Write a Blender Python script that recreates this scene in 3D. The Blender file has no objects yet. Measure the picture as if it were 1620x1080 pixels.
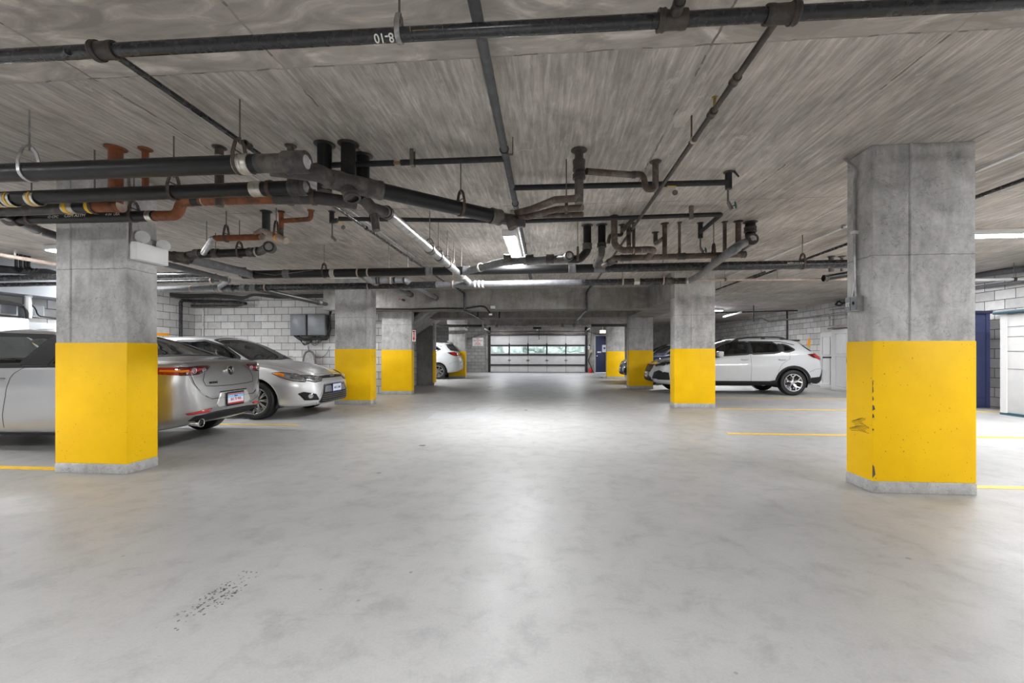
import bpy, bmesh, math, random
from mathutils import Vector, Matrix
from mathutils.bvhtree import BVHTree
from mathutils.geometry import delaunay_2d_cdt
random.seed(7)
PI = math.pi
SC = bpy.context.scene
COL = SC.collection

# ---------------------------------------------------------------- camera, world, exposure
CAM_H = 1.12; YAW = math.radians(4.574); FPX = 675.0
CX, CY = 810.0, 559.0
cam_d = bpy.data.cameras.new('camera'); cam = bpy.data.objects.new('camera', cam_d); COL.objects.link(cam)
cam_d.sensor_width = 36; cam_d.lens = 36 * FPX / 1620; cam_d.shift_y = (CY - 540) / 1620
cam_d.clip_start = 0.05; cam_d.clip_end = 200
cam.location = (0, 0, CAM_H); cam.rotation_euler = (PI / 2, 0, YAW)
SC.camera = cam
w = bpy.data.worlds.new('sky'); SC.world = w; w.use_nodes = True
w.node_tree.nodes['Background'].inputs[0].default_value = (0.86, 0.93, 1.0, 1)
w.node_tree.nodes['Background'].inputs[1].default_value = 2.2
SC.view_settings.view_transform = 'Standard'; SC.view_settings.look = 'None'
SC.view_settings.exposure = 2.5; SC.view_settings.gamma = 1.0
SC.view_settings.use_curve_mapping = False
LAMP = 55.0           # emission of the fluorescent lenses

CA, SA = math.cos(YAW), math.sin(YAW)
CEIL = 2.80
def at(px, py, Y=None, Z=None, X=None):
    """the place in the garage seen at that spot of the picture, on a plane of known X, Y or height"""
    u = (px - CX) / FPX; v = (CY - py) / FPX
    dx, dy, dz = u * CA - SA, u * SA + CA, v
    if Y is not None: d = Y / dy
    elif X is not None: d = X / dx
    else: d = (Z - CAM_H) / dz
    return Vector((dx * d, dy * d, CAM_H + dz * d))

# ---------------------------------------------------------------- materials
def new_mat(name):
    m = bpy.data.materials.new(name); m.use_nodes = True
    nt = m.node_tree; b = nt.nodes['Principled BSDF']
    return m, nt, b
def N(nt, typ, **kw):
    n = nt.nodes.new(typ)
    for k, v in kw.items():
        if k.startswith('i_'):
            key = k[2:]
            key = int(key) if key.isdigit() else key.replace('_', ' ')
            n.inputs[key].default_value = v
        else: setattr(n, k, v)
    return n
def L(nt, a, b): nt.links.new(a, b)
def ramp(nt, fac, stops):
    r = nt.nodes.new('ShaderNodeValToRGB')
    el = r.color_ramp.elements
    while len(el) > 1: el.remove(el[-1])
    el[0].position = stops[0][0]; el[0].color = (*stops[0][1], 1)
    for p, c in stops[1:]:
        e = el.new(p); e.color = (*c, 1)
    L(nt, fac, r.inputs[0]); return r.outputs[0]
def pos(nt): return nt.nodes.new('ShaderNodeNewGeometry').outputs['Position']
def vmul(nt, vec, s):
    n = N(nt, 'ShaderNodeVectorMath', operation='MULTIPLY'); L(nt, vec, n.inputs[0]); n.inputs[1].default_value = s
    return n.outputs[0]
def noise(nt, vec, scale, detail=4, rough=.55, dist=0):
    n = N(nt, 'ShaderNodeTexNoise', i_Scale=scale, i_Detail=detail, i_Roughness=rough, i_Distortion=dist)
    L(nt, vec, n.inputs['Vector']); return n.outputs['Fac']
def math_(nt, op, a, b=None, c=None):
    n = N(nt, 'ShaderNodeMath', operation=op)
    for i, v in enumerate((a, b, c)):
        if v is None: continue
        if isinstance(v, (int, float)): n.inputs[i].default_value = v
        else: L(nt, v, n.inputs[i])
    return n.outputs[0]
def mixc(nt, fac, a, b, mode='MIX'):
    n = N(nt, 'ShaderNodeMix', data_type='RGBA', blend_type=mode)
    for s, v in ((0, fac), (6, a), (7, b)):
        if isinstance(v, (int, float)): n.inputs[s].default_value = v
        elif isinstance(v, tuple): n.inputs[s].default_value = (*v, 1)
        else: L(nt, v, n.inputs[s])
    return n.outputs[2]
def bump(nt, b, h, strength=.3, dist=.01):
    n = N(nt, 'ShaderNodeBump', i_Strength=strength, i_Distance=dist)
    L(nt, h, n.inputs['Height']); L(nt, n.outputs[0], b.inputs['Normal'])
def plain(name, c, rough=.5, metal=0, spec=.5, var=0, scale=6, coat=0, local=False):
    m, nt, b = new_mat(name)
    b.inputs['Base Color'].default_value = (*c, 1); b.inputs['Roughness'].default_value = rough
    b.inputs['Metallic'].default_value = metal; b.inputs['Specular IOR Level'].default_value = spec
    b.inputs['Coat Weight'].default_value = coat; b.inputs['Coat Roughness'].default_value = .05
    if var:
        f = noise(nt, pos(nt), scale, 5, .6)
        lo = tuple(x * (1 - var) for x in c); hi = tuple(min(1, x * (1 + var)) for x in c)
        L(nt, ramp(nt, f, [(.3, lo), (.7, hi)]), b.inputs['Base Color'])
    return m
def seam(nt, comp, period, offset, width):
    """1 on thin lines every period metres"""
    a = math_(nt, 'ADD', comp, -offset + 1000 * period)
    a = math_(nt, 'MODULO', a, period)
    a = math_(nt, 'SUBTRACT', a, period / 2); a = math_(nt, 'ABSOLUTE', a); a = math_(nt, 'SUBTRACT', period / 2, a)
    return math_(nt, 'LESS_THAN', a, width)

def m_ceiling():
    m, nt, b = new_mat('board_marked_ceiling_concrete')
    p = pos(nt); xyz = N(nt, 'ShaderNodeSeparateXYZ'); L(nt, p, xyz.inputs[0])
    st = noise(nt, vmul(nt, p, (1, .07, 1)), 34, 7, .68, .5)
    st2 = noise(nt, vmul(nt, p, (1, .35, 1)), 7, 6, .7, .8)
    big = noise(nt, p, 1.1, 5, .62, .4)
    c1 = ramp(nt, st, [(.38, (.39, .352, .315)), (.52, (.50, .460, .418)), (.70, (.69, .645, .59))])
    c2 = ramp(nt, st2, [(.35, (.76, .76, .76)), (.62, (1.03, 1.03, 1.03)), (.8, (1.2, 1.19, 1.16))])
    c = mixc(nt, 1.0, c1, c2, 'MULTIPLY')
    c3 = ramp(nt, big, [(.3, (.72, .72, .72)), (.7, (1.15, 1.15, 1.15))])
    c = mixc(nt, 1.0, c, c3, 'MULTIPLY')
    pa = math_(nt, 'GREATER_THAN', noise(nt, vmul(nt, p, (1, .5, 1)), 3.2, 6, .72, 1.0), .63)
    c = mixc(nt, math_(nt, 'MULTIPLY', pa, .35), c, (.66, .62, .57))
    # smoother plywood grain in the strip over the near sprinkler main
    near = math_(nt, 'LESS_THAN', xyz.outputs[1], 2.4)
    g = noise(nt, vmul(nt, p, (.35, 1, 1)), 6, 5, .6, 1.6)
    cn = ramp(nt, g, [(.38, (.34, .306, .274)), (.54, (.45, .412, .373)), (.68, (.68, .635, .58))])
    c = mixc(nt, near, c, cn)
    wob = math_(nt, 'MULTIPLY', noise(nt, p, 9, 3), .03)
    sx = seam(nt, math_(nt, 'ADD', xyz.outputs[0], wob), 1.22, -.305, .007)
    sy = seam(nt, math_(nt, 'ADD', xyz.outputs[1], wob), 2.44, 2.415, .006)
    s = math_(nt, 'MAXIMUM', sx, sy)
    br = noise(nt, p, 5, 2); sf = math_(nt, 'MULTIPLY', s, math_(nt, 'GREATER_THAN', br, .47))
    c = mixc(nt, sf, c, (.33, .30, .265))
    sd = math_(nt, 'MULTIPLY', s, math_(nt, 'LESS_THAN', br, .47))
    c = mixc(nt, sd, c, (.20, .175, .15))
    L(nt, c, b.inputs['Base Color']); b.inputs['Roughness'].default_value = .75
    b.inputs['Specular IOR Level'].default_value = .3
    h = math_(nt, 'ADD', st, math_(nt, 'MULTIPLY', s, .6)); bump(nt, b, h, .35, .01)
    return m
def m_concrete(name, lo, mid, hi, axis=None, seams=True, scale=3.0):
    m, nt, b = new_mat(name)
    p = pos(nt)
    a = noise(nt, p, scale, 8, .65, .6); s2 = noise(nt, vmul(nt, p, (1, 1, .25)), 9, 5, .6, .5)
    c = ramp(nt, a, [(.32, lo), (.5, mid), (.68, hi)])
    c = mixc(nt, 1.0, c, ramp(nt, s2, [(.3, (.78, .78, .78)), (.6, (1.04, 1.04, 1.04))]), 'MULTIPLY')
    vor = N(nt, 'ShaderNodeTexVoronoi', i_Scale=9.0); L(nt, p, vor.inputs['Vector'])
    pit = math_(nt, 'LESS_THAN', vor.outputs['Distance'], .045)
    c = mixc(nt, math_(nt, 'MULTIPLY', pit, .6), c, (.10, .09, .085))
    vein = math_(nt, 'ABSOLUTE', math_(nt, 'SUBTRACT', noise(nt, p, 4.5, 7, .62, 1.2), .5))
    vm = math_(nt, 'MULTIPLY', math_(nt, 'LESS_THAN', vein, .007), math_(nt, 'GREATER_THAN', noise(nt, p, 2.2, 2), .48))
    c = mixc(nt, math_(nt, 'MULTIPLY', vm, .38), c, (.13, .12, .11))
    fine = ramp(nt, noise(nt, p, 30, 6, .75), [(.35, (.86, .86, .86)), (.6, (1.05, 1.05, 1.05))]); c = mixc(nt, 1.0, c, fine, 'MULTIPLY')
    if seams:
        xyz = N(nt, 'ShaderNodeSeparateXYZ'); L(nt, p, xyz.inputs[0])
        wob = math_(nt, 'MULTIPLY', noise(nt, p, 12, 3), .02)
        s = seam(nt, math_(nt, 'ADD', xyz.outputs[2], wob), .9, .12, .004)
        c = mixc(nt, math_(nt, 'MULTIPLY', s, .55), c, (.12, .11, .10))
    L(nt, c, b.inputs['Base Color']); b.inputs['Roughness'].default_value = .8
    b.inputs['Specular IOR Level'].default_value = .3
    bump(nt, b, a, .25, .01); return m
def m_floor():
    m, nt, b = new_mat('polished_concrete_floor')
    p = pos(nt)
    a = noise(nt, p, .55, 6, .6, .5); f = noise(nt, p, 5, 8, .7, .3); g = noise(nt, p, 90, 3, .6)
    c = ramp(nt, a, [(.3, (.325, .323, .318)), (.55, (.375, .373, .368)), (.75, (.41, .408, .403))])
    c = mixc(nt, 1.0, c, ramp(nt, f, [(.3, (.80, .80, .795)), (.5, (1, 1, 1)), (.72, (1.07, 1.07, 1.07))]), 'MULTIPLY')
    c = mixc(nt, 1.0, c, ramp(nt, g, [(.3, (.93, .93, .93)), (.6, (1.02, 1.02, 1.02))]), 'MULTIPLY')
    vo = N(nt, 'ShaderNodeTexVoronoi', i_Scale=4.0); L(nt, p, vo.inputs['Vector'])
    sp = math_(nt, 'MULTIPLY', math_(nt, 'LESS_THAN', vo.outputs['Distance'], .035), math_(nt, 'GREATER_THAN', noise(nt, p, 1.5, 2), .5))
    c = mixc(nt, math_(nt, 'MULTIPLY', sp, .5), c, (.14, .135, .13))
    scr = math_(nt, 'GREATER_THAN', noise(nt, vmul(nt, p, (.5, 2.2, 1)), 2.6, 7, .75, .8), .64)
    c = mixc(nt, math_(nt, 'MULTIPLY', scr, .16), c, (.16, .155, .15))
    for (sx, sy, r, kx, ky, dark) in STAINS:
        sub = N(nt, 'ShaderNodeVectorMath', operation='SUBTRACT'); L(nt, p, sub.inputs[0]); sub.inputs[1].default_value = (sx, sy, 0)
        ln = N(nt, 'ShaderNodeVectorMath', operation='LENGTH'); L(nt, vmul(nt, sub.outputs[0], (kx, ky, 1)), ln.inputs[0])
        q = math_(nt, 'ADD', ln.outputs['Value'], math_(nt, 'MULTIPLY', noise(nt, p, 22, 4, .7), r * 1.4))
        q = math_(nt, 'LESS_THAN', q, r * 1.45)
        c = mixc(nt, math_(nt, 'MULTIPLY', q, dark), c, (.07, .065, .06))
    L(nt, c, b.inputs['Base Color'])
    rr = ramp(nt, noise(nt, p, 1.8, 6, .65, .6), [(.3, (.38,) * 3), (.7, (.56,) * 3)])
    L(nt, rr, b.inputs['Roughness']); b.inputs['Specular IOR Level'].default_value = .42
    bump(nt, b, math_(nt, 'ADD', math_(nt, 'MULTIPLY', f, .6), math_(nt, 'MULTIPLY', g, .25)), .10, .006)
    return m
def m_block(name, along, lo=(.50, .495, .49), hi=(.70, .695, .69)):
    """painted concrete block, 0.41 x 0.20 m with dark joints"""
    m, nt, b = new_mat(name)
    p = pos(nt); xyz = N(nt, 'ShaderNodeSeparateXYZ'); L(nt, p, xyz.inputs[0])
    cmb = N(nt, 'ShaderNodeCombineXYZ'); L(nt, xyz.outputs[along], cmb.inputs[0]); L(nt, xyz.outputs[2], cmb.inputs[1])
    br = N(nt, 'ShaderNodeTexBrick', offset=.5, squash=1.0)
    for k, v in (('Scale', 1.0), ('Mortar Size', .0065), ('Mortar Smooth', .25), ('Bias', 0), ('Brick Width', .4064), ('Row Height', .2032)):
        br.inputs[k].default_value = v
    br.inputs['Color1'].default_value = (*lo, 1); br.inputs['Color2'].default_value = (*hi, 1)
    br.inputs['Mortar'].default_value = (.028, .026, .026, 1)
    L(nt, cmb.outputs[0], br.inputs['Vector'])
    c = mixc(nt, 1.0, br.outputs['Color'], ramp(nt, noise(nt, p, 7, 6, .7), [(.3, (.84, .84, .84)), (.65, (1.04, 1.04, 1.04))]), 'MULTIPLY')
    L(nt, c, b.inputs['Base Color']); b.inputs['Roughness'].default_value = .6
    h = math_(nt, 'SUBTRACT', 1.0, br.outputs['Fac'])
    h = math_(nt, 'ADD', h, math_(nt, 'MULTIPLY', noise(nt, p, 60, 3), .15)); bump(nt, b, h, .8, .008)
    return m
def m_yellow():
    m, nt, b = new_mat('yellow_safety_paint')
    p = pos(nt)
    a = noise(nt, p, 2.2, 5, .6)
    c = ramp(nt, a, [(.3, (.90, .53, .003)), (.7, (1.0, .61, .006))])
    vor = noise(nt, p, 55, 3, .55)
    big = noise(nt, p, 3, 3, .6)
    ch = math_(nt, 'MULTIPLY', math_(nt, 'GREATER_THAN', vor, .685), math_(nt, 'GREATER_THAN', big, .5))
    c = mixc(nt, math_(nt, 'MULTIPLY', ch, .8), c, (.20, .12, .06))
    s = noise(nt, vmul(nt, p, (3, 3, 40)), 1.6, 4, .7, .3)
    sc = math_(nt, 'MULTIPLY', math_(nt, 'GREATER_THAN', s, .72), .6)
    c = mixc(nt, sc, c, (.30, .20, .08))
    L(nt, c, b.inputs['Base Color']); b.inputs['Roughness'].default_value = .5; b.inputs['Specular IOR Level'].default_value = .18
    bump(nt, b, noise(nt, p, 40, 4), .12, .004); return m
def m_pipe(name, c, rough, metal=0, rust=None, amount=.5, spec=.5):
    m, nt, b = new_mat(name); p = pos(nt)
    base = ramp(nt, noise(nt, p, 14, 5, .65), [(.3, tuple(x * .75 for x in c)), (.7, tuple(x * 1.25 for x in c))])
    if rust:
        f = ramp(nt, noise(nt, p, 6, 6, .7, .4), [(.62 - amount * .3, (0,) * 3), (.72 - amount * .3, (1,) * 3)])
        base = mixc(nt, f, base, rust)
    L(nt, base, b.inputs['Base Color']); b.inputs['Metallic'].default_value = metal
    b.inputs['Specular IOR Level'].default_value = spec
    L(nt, ramp(nt, noise(nt, p, 20, 4), [(.3, (rough * .8,) * 3), (.7, (min(1, rough * 1.2),) * 3)]), b.inputs['Roughness'])
    bump(nt, b, noise(nt, p, 60, 3), .12, .003); return m
def m_emit(name, c, s):
    m, nt, b = new_mat(name)
    b.inputs['Base Color'].default_value = (*c, 1); b.inputs['Emission Color'].default_value = (*c, 1)
    b.inputs['Emission Strength'].default_value = s; return m
def m_glass(name, tint, gloss=.12):
    m = bpy.data.materials.new(name); m.use_nodes = True; nt = m.node_tree; nt.nodes.clear()
    o = N(nt, 'ShaderNodeOutputMaterial'); t = N(nt, 'ShaderNodeBsdfTransparent'); g = N(nt, 'ShaderNodeBsdfGlossy', i_Roughness=.02)
    t.inputs[0].default_value = (*tint, 1); g.inputs[0].default_value = (.9, .9, .9, 1)
    mx = N(nt, 'ShaderNodeMixShader'); lw = N(nt, 'ShaderNodeLayerWeight', i_Blend=.35)
    f = math_(nt, 'ADD', math_(nt, 'MULTIPLY', lw.outputs['Fresnel'], .8), gloss * .3)
    L(nt, f, mx.inputs[0]); L(nt, t.outputs[0], mx.inputs[1]); L(nt, g.outputs[0], mx.inputs[2]); L(nt, mx.outputs[0], o.inputs[0])
    return m
def m_paint(name, c, metal=.6, rough=.3):
    m, nt, b = new_mat(name)
    b.inputs['Base Color'].default_value = (*c, 1); b.inputs['Metallic'].default_value = metal
    b.inputs['Roughness'].default_value = rough; b.inputs['Coat Weight'].default_value = 1
    b.inputs['Coat Roughness'].default_value = .04
    return m

_s = lambda px, py: (at(px, py, Z=0).x, at(px, py, Z=0).y)
STAINS = [(*_s(668, 704.5), .055, 1, 1, .85), (*_s(600, 748), .03, 1, 1, .6), (*_s(1437, 883), .02, 1, 1, .4),
          (*_s(832, 648.5), .06, 1, .6, .6), (*_s(775, 612), .10, .8, .35, .75), (*_s(842, 609), .06, 1, .5, .6),
          (*_s(650, 905), .012, 1, 1, .5), (*_s(700, 655), .16, .8, .8, .12), (*_s(905, 641), .12, .6, 1, .22)]
M = {}
M['ceiling'] = m_ceiling(); M['floor'] = m_floor()
M['column'] = m_concrete('cast_column_concrete', (.36, .355, .345), (.50, .495, .485), (.60, .595, .585))
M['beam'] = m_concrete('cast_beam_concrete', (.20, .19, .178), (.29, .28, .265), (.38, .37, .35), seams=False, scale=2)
M['stair'] = m_concrete('shaded_stair_concrete', (.16, .157, .152), (.20, .197, .19), (.25, .245, .235), seams=False, scale=2)  # shade on the stair wall put into a darker concrete colour
M['curb'] = m_concrete('grey_painted_column_foot', (.36, .36, .35), (.44, .44, .43), (.50, .50, .49), seams=False)
M['block_x'] = m_block('painted_block_wall_across', 0); M['block_y'] = m_block('painted_block_wall_along', 1)
M['block_far'] = m_block('grey_block_wall_across', 0, (.26, .258, .255), (.36, .357, .352))
M['yellow'] = m_yellow(); M['stripe'] = plain('yellow_stripe_paint', (.85, .52, .03), .45, var=.15, scale=20)
M['black_iron'] = m_pipe('black_cast_iron', (.010, .010, .0105), .40, 0, (.035, .030, .026), .1, spec=.35)
M['worn_iron'] = m_pipe('dusty_cast_iron', (.045, .040, .037), .5, 0, (.10, .085, .073), .45)
M['rust'] = m_pipe('rusty_iron', (.22, .070, .022), .65, 0, (.10, .040, .022), .35)
M['brown'] = m_pipe('brown_weathered_iron', (.085, .058, .045), .6, 0, (.16, .13, .11), .45)
M['steel_black'] = m_pipe('black_steel_pipe', (.026, .026, .029), .26, 0, (.05, .045, .042), .1)
M['steel_brown'] = m_pipe('tarnished_steel', (.045, .038, .034), .45, .3, (.085, .068, .056), .4)
M['grey_pipe'] = m_pipe('grey_painted_pipe', (.135, .137, .145), .42, 0, (.22, .21, .2), .15)
M['galv'] = m_pipe('galvanised_steel', (.42, .42, .42), .38, .7, (.30, .29, .28), .4)
M['insul'] = m_pipe('dark_foam_insulation', (.080, .083, .088), .6, 0)
M['insul_black'] = m_pipe('black_foam_insulation', (.018, .019, .021), .6, 0)
M['hanger'] = m_pipe('rusty_hanger_strap', (.11, .075, .058), .6, .2, (.055, .04, .034), .6)
M['strap_pale'] = m_pipe('pale_hanger_strap', (.42, .34, .29), .55, .2)
M['steelrod'] = m_pipe('threaded_steel', (.20, .18, .165), .45, .6)
M['clamp'] = m_pipe('steel_band_clamp', (.55, .53, .48), .35, .8)
M['chalk'] = plain('chalk_white_marking', (.75, .74, .68), .8)
M['tape'] = plain('orange_yellow_tape', (.85, .50, .03), .6)
M['white'] = plain('white_enamel', (.78, .78, .78), .4)
M['white_plastic'] = plain('white_moulded_plastic', (.66, .66, .665), .45, var=.04)
M['grey_box'] = plain('grey_painted_sheet_metal', (.20, .215, .235), .4, .2, var=.08)
M['pale_grey'] = plain('pale_grey_sheet_metal', (.40, .42, .44), .45, var=.06)
M['blue'] = plain('navy_door_paint', (.028, .036, .095), .4); M['blue_shed'] = plain('blue_grey_panel', (.06, .075, .19), .5, var=.06)
M['teal'] = plain('teal_plastic', (.03, .09, .12), .45)
M['black'] = plain('black_rubber', (.012, .012, .012), .55); M['dark'] = plain('near_black_plastic', (.014, .014, .015), .5, spec=.3)
M['soot'] = plain('dark_interior', (.018, .018, .019), .8); M['seat'] = plain('charcoal_upholstery', (.045, .045, .047), .75)
M['chrome'] = plain('bright_chrome', (.85, .85, .86), .08, 1); M['alu'] = plain('machined_alloy', (.72, .72, .73), .25, .9)
M['red'] = plain('red_sign_paint', (.55, .02, .02), .5); M['orange'] = plain('orange_mark_paint', (.95, .38, .01), .5)
M['redlens'] = plain('red_lamp_lens', (.42, .008, .010), .12, coat=1); M['darkred'] = plain('dark_red_lamp_lens', (.10, .004, .008), .12, coat=1)
M['amber'] = plain('amber_lamp_lens', (.90, .26, .01), .15, coat=1); M['lens'] = plain('clear_lamp_lens', (.45, .46, .48), .06, .8, coat=1)
M['plate'] = plain('white_plate', (.72, .76, .82), .4); M['plate_blue'] = plain('blue_plate_frame', (.03, .05, .22), .4)
M['glass'] = m_glass('tinted_car_glass', (.58, .62, .61)); M['glass_clear'] = m_glass('clear_window_glass', (.88, .90, .93))
M['privacy'] = m_glass('dark_privacy_glass', (.20, .21, .21))
M['tube'] = m_emit('fluorescent_lens', (.975, .985, 1.0), LAMP)
M['tube_mid'] = m_emit('aisle_fluorescent_lens', (.975, .985, 1.0), LAMP * .95)
M['tube_back'] = m_emit('near_fluorescent_lens', (.975, .985, 1.0), LAMP * .66); M['tube_right'] = m_emit('right_fluorescent_lens', (.975, .985, 1.0), LAMP * .62); M['tube_low'] = m_emit('faint_fluorescent_lens', (.975, .985, 1.0), LAMP * .30)
M['tube_dim'] = m_emit('dim_fluorescent_lens', (.975, .985, 1.0), LAMP * .45)
M['exit'] = m_emit('lit_exit_sign_face', (1.0, .72, .42), .8)
M['door_panel'] = plain('white_garage_door_skin', (.52, .52, .53), .5, var=.08, scale=3)
M['leaf'] = plain('hedge_leaves', (.16, .19, .15), .7, var=.6, scale=3); M['asphalt'] = plain('pale_driveway', (.4, .4, .4), .8)
M['brass'] = plain('brass_valve', (.40, .28, .12), .4, .7); M['green'] = plain('green_valve_wheel', (.01, .10, .08), .5)
M['silver_car'] = m_paint('warm_silver_metallic', (.46, .462, .468), .92, .33)
M['silver_car2'] = m_paint('silver_metallic', (.76, .76, .765), .7, .34)
M['white_car'] = m_paint('white_car_paint', (.54, .55, .56), .0, .35); M['blue_car'] = m_paint('dark_blue_metallic', (.02, .03, .07), .5, .3)

# ---------------------------------------------------------------- mesh building
class MB:
    def __init__(s): s.v = []; s.f = []; s.m = []
    def add(s, vs, fs, mi=0):
        o = len(s.v); s.v += [Vector(v) for v in vs]; s.f += [tuple(i + o for i in f) for f in fs]; s.m += [mi] * len(fs); return s
    def box(s, a, b, mi=0, bev=0):
        x0, x1 = sorted((a[0], b[0])); y0, y1 = sorted((a[1], b[1])); z0, z1 = sorted((a[2], b[2]))
        if bev:
            bm = bmesh.new(); bmesh.ops.create_cube(bm, size=1)
            for v in bm.verts: v.co = Vector(((x0 + x1) / 2 + v.co.x * (x1 - x0), (y0 + y1) / 2 + v.co.y * (y1 - y0), (z0 + z1) / 2 + v.co.z * (z1 - z0)))
            bmesh.ops.bevel(bm, geom=bm.edges[:], offset=bev, segments=2, affect='EDGES', profile=.5)
            return s.bm(bm, mi)
        vs = [(x, y, z) for z in (z0, z1) for y in (y0, y1) for x in (x0, x1)]
        return s.add(vs, [(0, 2, 3, 1), (4, 5, 7, 6), (0, 1, 5, 4), (2, 6, 7, 3), (0, 4, 6, 2), (1, 3, 7, 5)], mi)
    def bm(s, bm, mi=0, free=True):
        bm.verts.index_update()
        s.add([v.co.copy() for v in bm.verts], [[v.index for v in f.verts] for f in bm.faces], mi)
        if free: bm.free()
        return s
    def tube(s, pts, r, seg=14, caps=True, mi=0):
        pts = [Vector(p) for p in pts]; n = len(pts)
        rs = r if isinstance(r, (list, tuple)) else [r] * n
        tang = []
        for i in range(n):
            a = pts[max(0, i - 1)]; b = pts[min(n - 1, i + 1)]; t = (b - a)
            tang.append(t.normalized() if t.length > 1e-9 else Vector((0, 0, 1)))
        t0 = tang[0]; up = Vector((0, 0, 1)) if abs(t0.z) < .9 else Vector((1, 0, 0))
        nrm = (up - t0 * up.dot(t0)).normalized(); vs = []
        for i in range(n):
            t = tang[i]; nrm = (nrm - t * nrm.dot(t)).normalized(); bn = t.cross(nrm)
            for k in range(seg):
                a = 2 * PI * k / seg
                vs.append(pts[i] + (nrm * math.cos(a) + bn * math.sin(a)) * rs[i])
        fs = [(i * seg + k, i * seg + (k + 1) % seg, (i + 1) * seg + (k + 1) % seg, (i + 1) * seg + k) for i in range(n - 1) for k in range(seg)]
        if caps: fs += [tuple(range(seg))[::-1], tuple((n - 1) * seg + k for k in range(seg))]
        return s.add(vs, fs, mi)
    def cyl(s, a, b, r, seg=16, r2=None, mi=0): return s.tube([a, b], [r, r if r2 is None else r2], seg, True, mi)
    def lathe(s, c, axis, prof, seg=32, mi=0):
        """prof: (distance along axis, radius)"""
        axis = Vector(axis).normalized(); c = Vector(c)
        return s.tube_prof(c, axis, prof, seg, mi)
    def tube_prof(s, c, ax, prof, seg, mi):
        up = Vector((0, 0, 1)) if abs(ax.z) < .9 else Vector((1, 0, 0))
        n = (up - ax * up.dot(ax)).normalized(); bn = ax.cross(n); vs = []
        for (h, r) in prof:
            for k in range(seg):
                a = 2 * PI * k / seg; vs.append(c + ax * h + (n * math.cos(a) + bn * math.sin(a)) * max(r, 1e-4))
        fs = [(i * seg + k, i * seg + (k + 1) % seg, (i + 1) * seg + (k + 1) % seg, (i + 1) * seg + k) for i in range(len(prof) - 1) for k in range(seg)]
        return s.add(vs, fs, mi)
    def prism(s, poly, axis, a0, a1, mi=0):
        """poly in the two other axes; axis 0/1/2"""
        def mk(p, h):
            q = [0, 0, 0]; o = [i for i in range(3) if i != axis]; q[o[0]], q[o[1]] = p; q[axis] = h; return q
        n = len(poly); vs = [mk(p, a0) for p in poly] + [mk(p, a1) for p in poly]
        fs = [tuple(range(n))[::-1], tuple(range(n, 2 * n))] + [(i, (i + 1) % n, n + (i + 1) % n, n + i) for i in range(n)]
        return s.add(vs, fs, mi)
    def build(s, name, mats, parent=None, label=None, smooth=35, world=True, recalc=True):
        me = bpy.data.meshes.new(name)
        off = parent_world(parent) if (parent is not None and world) else Vector((0, 0, 0))
        me.from_pydata([tuple(v - off) for v in s.v], [], s.f)
        if not isinstance(mats, (list, tuple)): mats = [mats]
        for m in mats: me.materials.append(m)
        for p, mi in zip(me.polygons, s.m): p.material_index = mi
        if recalc: bm = bmesh.new(); bm.from_mesh(me); bmesh.ops.recalc_face_normals(bm, faces=bm.faces[:]); bm.to_mesh(me); bm.free()
        if smooth:
            me.polygons.foreach_set('use_smooth', [True] * len(me.polygons)); me.set_sharp_from_angle(angle=math.radians(smooth))
        me.update()
        o = bpy.data.objects.new(name, me); COL.objects.link(o)
        if parent is not None: o.parent = parent
        if label: o['label'] = label
        return o
def parent_world(p):
    v = Vector((0, 0, 0))
    while p is not None: v = v + p.location; p = p.parent
    return v
def tag(o, label, cat, group=None, kind=None):
    o['label'] = label; o['category'] = cat
    if group: o['group'] = group
    if kind: o['kind'] = kind
    return o
def thing(name, label, cat, loc=(0, 0, 0), rot=0, group=None):
    o = bpy.data.objects.new(name, None); COL.objects.link(o); o.empty_display_size = .1
    o.location = Vector(loc); o.rotation_euler = (0, 0, rot); return tag(o, label, cat, group)
def struct(name, mb, mat, parent=None, smooth=0, label=None):
    o = mb.build(name, mat, parent, smooth=smooth)
    if parent is None: o['kind'] = 'structure'
    if label: o['label'] = label
    return o
def text_mesh(txt, size, depth=.001, bold=0):
    cu = bpy.data.curves.new('lettering', 'FONT'); cu.body = txt; cu.size = size; cu.align_x = 'CENTER'; cu.align_y = 'CENTER'
    cu.extrude = depth; cu.offset = bold; cu.resolution_u = 3
    o = bpy.data.objects.new('lettering', cu); COL.objects.link(o)
    bpy.context.view_layer.update()
    me = bpy.data.meshes.new_from_object(o.evaluated_get(bpy.context.evaluated_depsgraph_get()))
    vs = [v.co.copy() for v in me.vertices]; fs = [tuple(p.vertices) for p in me.polygons]
    bpy.data.objects.remove(o); bpy.data.curves.remove(cu); bpy.data.meshes.remove(me)
    return vs, fs
def lettering(name, txt, size, c, right, up, mat, parent, bold=0, depth=.001, world=True):
    vs, fs = text_mesh(txt, size, depth, bold)
    c, right, up = Vector(c), Vector(right).normalized(), Vector(up).normalized(); nn = right.cross(up)
    mb = MB(); mb.add([c + right * v.x + up * v.y + nn * v.z for v in vs], fs)
    return mb.build(name, mat, parent, smooth=0, world=world)

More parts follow.
